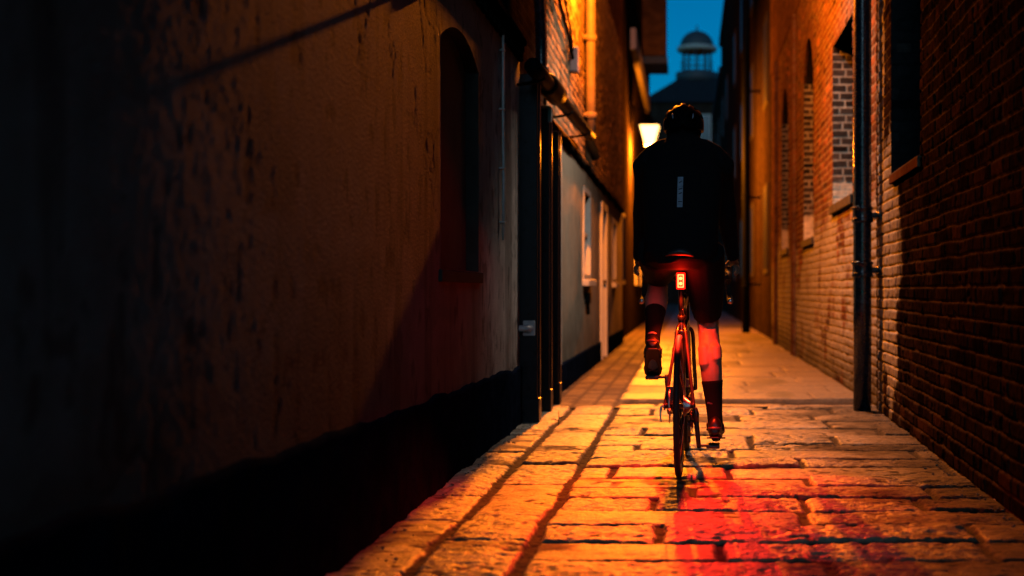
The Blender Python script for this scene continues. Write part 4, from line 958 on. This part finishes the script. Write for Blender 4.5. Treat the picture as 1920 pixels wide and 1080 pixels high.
    loft(bm, [((0, .175, 1.01), .16, .125, -8), ((0, .180, 1.045), .178, .140, -10), ((0, .195, 1.09), .182, .140, -15), ((0, .245, 1.19), .184, .125, -24), ((0, .318, 1.32), .198, .128, -30), ((0, .395, 1.43), .204, .128, -34), ((0, .452, 1.51), .198, .112, -36), ((0, .486, 1.575), .178, .092, -34), ((0, .508, 1.618), .125, .08, -28), ((0, .524, 1.66), .082, .074, -22), ((0, .535, 1.695), .072, .071, -18)], n=28)
    for s in (-1, 1):
        p = arm_pts(s); p[0] = SHO[s] + Vector((-s * .03, -.03, -.01)); q = SHO[s] + Vector((s * .016, .012, -.028))
        pts = [p[0], q, p[1], p[2], p[3] + Vector((s * .004, -.006, -.006)), p[4], p[5], p[6] + Vector((0, -.015, .01))]
        tube(bm, pts, [.070, .070, .066, .058, .054, .050, .042, .034], 18)
        tube(bm, [Vector((s * .05, .515, 1.628)), Vector((s * .105, .508, 1.612)), Vector((s * .15, .502, 1.580)), Vector((s * .188, .508, 1.536))], [.045, .05, .057, .063], 14)
        for k, f in enumerate((.80, .9, 1.06, 1.16)):                                   # creases at the elbow
            c = lerp(SHO[s], ELB[s], f) if f < 1 else lerp(ELB[s], WRI[s], f - 1)
            tube(bm, [c + Vector((s * .03, -.035, .006 * k)), c + Vector((s * .012, -.050, -.004)), c + Vector((-s * .022, -.042, .004))], [.006, .011, .005], 6)
    for k in range(7):                                                                 # soft folds across the lower back
        a = random.uniform(-.12, .12); z = 1.02 + k * .05; y = .08 + (z - 1.02) * .42 - .016
        tube(bm, [(a - .07, y + .03, z + random.uniform(-.02, .02)), (a, y, z), (a + .08, y + .03, z + random.uniform(-.03, .03))], [.006, .014, .006], 6)
    jk = remesh(obj('jacket', bm, MP['jacket'], t), .008, 9)
    # reflective strip down the spine, with dark printed marks
    dg = bpy.context.evaluated_depsgraph_get(); dg.update(); je = jk.evaluated_get(dg)
    def spine(z):
        ok, p, n, f = je.ray_cast(Vector((-.004, -.5, z)), Vector((0, 1, 0)))
        return Vector((-.004, p.y - .0045, z)) if ok else Vector((-.004, .2, z))
    bm = nb(); rows = []
    for i in range(9):
        z = 1.285 + i * .155 / 8; c = spine(z); rows.append([bm.verts.new(c + Vector((dx, dy, 0))) for dx, dy in ((-.0135, 0), (.0135, 0), (.0135, .02), (-.0135, .02))])
    for A, B in zip(rows, rows[1:]):
        for k in range(4): bm.faces.new((A[k], A[(k + 1) % 4], B[(k + 1) % 4], B[k]))
    bm.faces.new(rows[0][::-1]); bm.faces.new(rows[-1]); rs = obj('reflective_strip', bm, MP['reflective'], t, smooth=False)
    bm = nb()
    for z, w, tl in ((1.312, .010, 0), (1.352, .008, .006), (1.375, .009, .004), (1.408, .006, .01)):
        c = spine(z) + Vector((.001, -.0015, 0)); v = [bm.verts.new(c + Vector(p)) for p in ((-w, 0, -.002), (w, 0, -.002 + tl), (w, 0, .002 + tl), (-w, 0, .002))]; bm.faces.new(v)
    obj('printed_mark', bm, MP['jacket'], rs, smooth=False)
    # ---- shorts
    bm = nb(); loft(bm, [((0, .21, .975), .13, .10, -5), ((0, .19, 1.01), .172, .135, -8), ((0, .185, 1.06), .183, .138, -10), ((0, .20, 1.12), .160, .122, -15), ((0, .23, 1.18), .15, .11, -20)], n=24)
    for s in (-1, 1):
        p = leg_pts(s); e = lerp(p[0], p[3], .86); tube(bm, [p[0] + Vector((0, -.02, -.01)), p[1], p[2], e], [.108, .104, .082, .070], 18)
        tube(bm, [lerp(p[0], p[3], .835), e + (p[3] - p[0]).normalized() * .004], .0725, 18)
    sh = remesh(obj('shorts', bm, MP['shorts'], t), .007, 3)
    # oval emblem printed on the right thigh
    c = lerp(HIP[1], KNEE[1], .45); bm = nb(); ring = []
    nrm = Vector((-.30, -.92, -.25)).normalized(); ux = Vector((1, 0, 0)); ux = (ux - nrm * ux.dot(nrm)).normalized(); uy = nrm.cross(ux)
    for off in (.082, .0895):
        ring.append([bm.verts.new(c + nrm * off + ux * math.cos(a) * .022 + uy * (math.sin(a) * .015 + math.cos(a) * .006)) for a in np.linspace(0, 2 * math.pi, 25)[:-1]])
    for k in range(24): bm.faces.new((ring[0][k], ring[0][(k + 1) % 24], ring[1][(k + 1) % 24], ring[1][k]))
    bm.faces.new(ring[1]); obj('thigh_emblem', bm, MP['emblem'], sh, smooth=False)
    # ---- socks and shoes
    for s in (-1, 1):
        p = leg_pts(s); k0, an = KNEE[s], ANK[s]; f = .56 if s > 0 else .52
        bm = nb(); pts = [lerp(k0, an, f) + (p[6] - lerp(k0, an, .5)) * .8, lerp(k0, an, .62) + (p[6] - lerp(k0, an, .5)) * .5, lerp(k0, an, .75), lerp(k0, an, .9), an, lerp(an, lerp(HEEL[s], TOE[s], .3), .6)]
        tube(bm, [pts[0] + (pts[0] - pts[1]).normalized() * .004] + pts, [.054, .0565, .0515, .0455, .0395, .0385, .041], 18); so = obj('sock', bm, MP['sock'], t, sub=1)
        if s > 0:                                                                       # small pale woven lettering on the calf side, too small to read
            bm = nb(); c = lerp(k0, an, .80)
            for q, (dx, dz, hh) in enumerate(((-.030, 0, .009), (-.023, 0, .009), (-.0165, -.001, .007), (-.010, -.001, .007))):
                yb = c.y - .0400 - .0035 + abs(dx) * .28; box(bm, (c.x + dx - .0016, yb - .002, c.z + dz), (c.x + dx + .0016, yb + .006, c.z + dz + hh)); box(bm, (c.x + dx + .0017, yb - .001, c.z + dz + hh * .7), (c.x + dx + .0042, yb + .006, c.z + dz + hh))
            obj('woven_letters', bm, MP['emblem'], so, smooth=False)
        H, T = HEEL[s], TOE[s]; ax = (T - H).normalized(); up = (Vector((0, 0, 1)) - ax * ax.z).normalized(); side = ax.cross(up)
        bm = nb(); L = (T - H).length; rings = []
        for f, w, hi, lo in ((-.06, .018, .040, .006), (-.04, .028, .066, -.006), (.03, .034, .088, -.012), (.18, .036, .098, -.012), (.33, .036, .088, -.008), (.5, .041, .066, -.010), (.7, .047, .050, -.012), (.88, .041, .038, -.006), (.98, .026, .026, .004), (1.02, .008, .016, .010)):
            c = H + ax * (L * f); row = []
            for k in range(16):
                a = 2 * math.pi * k / 16; ca, sa = math.cos(a), math.sin(a); z = (hi + lo) / 2 + sa * (hi - lo) / 2; ww = w * (1 if sa < .3 else 1 - .25 * (sa - .3))
                row.append(bm.verts.new(c + side * ca * ww + up * z))
            rings.append(row)
        for A, B in zip(rings, rings[1:]):
            for k in range(16): bm.faces.new((A[k], A[(k + 1) % 16], B[(k + 1) % 16], B[k]))
        bm.faces.new(rings[0][::-1]); bm.faces.new(rings[-1]); sho = obj('shoe', bm, MP['shoe'], t, sub=2)
        bm = nb(); rings = []
        for f, w in ((-.055, .020), (-.02, .031), (.1, .036), (.3, .034), (.45, .038), (.68, .048), (.88, .042), (1.0, .018)):
            c = H + ax * (L * f); rings.append([bm.verts.new(c + side * dx * w + up * dz) for dx, dz in ((-1, -.012), (1, -.012), (1, -.020), (-1, -.020))])
        for A, B in zip(rings, rings[1:]):
            for k in range(4): bm.faces.new((A[k], A[(k + 1) % 4], B[(k + 1) % 4], B[k]))
        bm.faces.new(rings[0][::-1]); bm.faces.new(rings[-1]); obj('sole', bm, MP['sole'], sho, smooth=False, bevel=.003)
        bm = nb(); tube(bm, [H + ax * L * .62 - up * .026 + side * .0, H + ax * L * .74 - up * .026], .022, 8, flat=.4); obj('cleat', bm, MP['sole'], sho)
        bm = nb(); c = H + ax * (-L * .055); pts = [c + side * (math.sin(a) * .030) + up * .030 + ax * (.024 - .026 * math.cos(a)) for a in np.linspace(-1.4, 1.4, 9)]; tube(bm, pts, .006, 8, flat=1.4); obj('heel_trim', bm, MP['heel'], sho)
        bm = nb()
        for f, z in ((.36, .083), (.5, .066)):
            c = H + ax * (L * f); tube(bm, [c + side * math.cos(a) * .042 + up * (.02 + math.sin(a) * (z - .014)) for a in np.linspace(0, math.pi, 9)], .005, 6, flat=2.2)
        obj('strap', bm, MP['shoe'], sho)
        bm = nb(); c = H + ax * (L * .42) + side * (.041 if True else 0) * (1 if s > 0 else -1) * (-1) + up * .05; tube(bm, [c - side * .006, c + side * .006], .010, 14); obj('dial', bm, MP['heel'], sho)
    # ---- hair at the nape, helmet with real vents, straps
    bm = nb(); loft(bm, [((0, .560, 1.665), .058, .074, -8), ((0, .562, 1.69), .070, .092, -5), ((0, .560, 1.73), .077, .098, 0), ((0, .560, 1.765), .076, .097, 0), ((0, .562, 1.79), .062, .082, 0), ((0, .562, 1.808), .034, .05, 0)], n=20); obj('hair', bm, MP['hair'], t)
    bm = nb(); C = Vector((0, .566, 1.732)); na, nf = 60, 44; V = {}
    for i in range(na + 1):
        th = R(-104 + 208 * i / na)
        for j in range(nf + 1):
            ph = R(-84 + 168 * j / nf); rx, ry, rz = .107, .155, .116
            bul = 1 + .020 * math.cos(6 * th) * math.cos(ph) ** 2
            V[i, j] = bm.verts.new(C + Vector((rx * math.sin(th) * math.cos(ph) * bul, ry * math.sin(ph) - (.01 if ph < 0 else 0), rz * math.cos(th) * math.cos(ph) * bul - (.02 * max(0, -math.sin(ph)) ** 2))))
    def vent(td, pd):
        for c, w in ((-66, 6), (-38, 6.5), (-12.5, 5), (12.5, 5), (38, 6.5), (66, 6)):
            if abs(td - c) < w:
                for a, b in ((-66, -38), (-28, 2), (12, 40), (48, 66)):
                    if a + abs(td - c) * .8 < pd < b - abs(td - c) * .8: return True
        return False
    for i in range(na):
        for j in range(nf):
            if not vent(-104 + 208 * (i + .5) / na, -84 + 168 * (j + .5) / nf): bm.faces.new((V[i, j], V[i + 1, j], V[i + 1, j + 1], V[i, j + 1]))
    for v in [v for v in bm.verts if not v.link_faces]: bm.verts.remove(v)
    he = obj('helmet', bm, MP['helmet'], t); so = he.modifiers.new('solid', 'SOLIDIFY'); so.thickness = .018; so.offset = -1; bv = he.modifiers.new('bevel', 'BEVEL'); bv.width = .002; bv.segments = 1
    for s in (-1, 1):
        bm = nb(); th, ph = R(s * 52), R(-50); 
        def hp(th, ph, k=1.03): return C + Vector((.104 * math.sin(th) * math.cos(ph), .150 * math.sin(ph) - .01, .114 * math.cos(th) * math.cos(ph) - .02 * math.sin(ph) ** 2)) * 1.0 + Vector((math.sin(th) * .004, -.005, math.cos(th) * .004))
        a, b = hp(R(s * 44), R(-46)), hp(R(s * 57), R(-58)); tube(bm, [a, lerp(a, b, .5) + Vector((s * .001, -.001, .001)), b], [.003, .0045, .002], 8); obj('reflective_tab', bm, MP['reflective'], he)
    bm = nb(); tube(bm, [(math.sin(a) * .082, .568 - math.cos(a) * .112, 1.672 + .012 * abs(math.sin(a))) for a in np.linspace(-1.7, 1.7, 15)], .006, 8, flat=1.8); lathe(bm, [(.012, -.008), (.016, -.004), (.016, .006)], (0, .458, 1.668), 'y', 16); obj('retention_band', bm, MP['helmet'], he)
    bm = nb()
    for s in (-1, 1): tube(bm, [(s * .088, .60, 1.72), (s * .078, .605, 1.66), (s * .05, .60, 1.60), (0, .60, 1.577)], .0045, 6, flat=2); tube(bm, [(s * .086, .53, 1.70), (s * .080, .58, 1.66)], .0045, 6, flat=2)
    obj('chin_strap', bm, MP['helmet'], he)
    for s in (-1, 1):
        bm = nb(); bmesh.ops.create_uvsphere(bm, u_segments=12, v_segments=8, radius=.0115, matrix=Matrix.Translation((s * .030, .654, 1.708))); obj('eye', bm, M['white_paint'], body)
    return t
person()

# ================================================================== LITTER
bm = nb(); pts = [(1.285, 4.92, .004), (1.315, 4.93, .010), (1.31, 4.97, .018), (1.28, 4.96, .006)]
a = [bm.verts.new(p) for p in pts]; b = [bm.verts.new(Vector(p) + Vector((.002, 0, .003))) for p in pts]
bm.faces.new(a[::-1]); bm.faces.new(b)
for k in range(4): bm.faces.new((a[k], a[(k + 1) % 4], b[(k + 1) % 4], b[k]))
obj('litter_scrap', bm, M['white_paint'], smooth=False, label='tiny pale scrap of litter at the foot of the dark brick wall', cat='litter')

bm = nb()
tube(bm, [(0, 0, -.02), (.004, .0, .03), (.0, .004, .075)], [.004, .003, .0015], 6); tube(bm, [(.003, 0, .025), (.03, .006, .04), (.055, .004, .038)], [.003, .002, .001], 6); tube(bm, [(.002, .001, .012), (-.03, -.004, .022), (-.05, 0, .02)], [.003, .002, .001], 6)
tw = obj('twig', bm, M['iron'], label='small forked twig standing in a paving joint beside the nearest black post', cat='twig'); tw.location = (-.872, 7.95, -.005)
M['grit'] = mat('pale_grit', (.16, .13, .10), rough=.9, var=.4)
bm = nb()
for k in range(170):
    if k % 3: x = 1.128 + .0302 * 5.5 - abs(random.gauss(0, .06)) - .015; y = random.uniform(4.2, 8.6); x += .0302 * (y - 5.5)
    else: x = -1.07 + abs(random.gauss(0, .05)); y = random.uniform(3.4, 7.8)
    r = random.uniform(.003, .009); q = Matrix.Translation((x, y, r * .4)) @ Matrix.Rotation(random.random() * 6, 4, 'Z') @ Matrix.Diagonal((1, random.uniform(.5, 1), random.uniform(.4, .8), 1))
    bmesh.ops.create_icosphere(bm, subdivisions=1, radius=r, matrix=q)
obj('grit', bm, M['grit'], smooth=False, kind='stuff', label='loose grit and small stones along the foot of both alley walls', cat='grit')
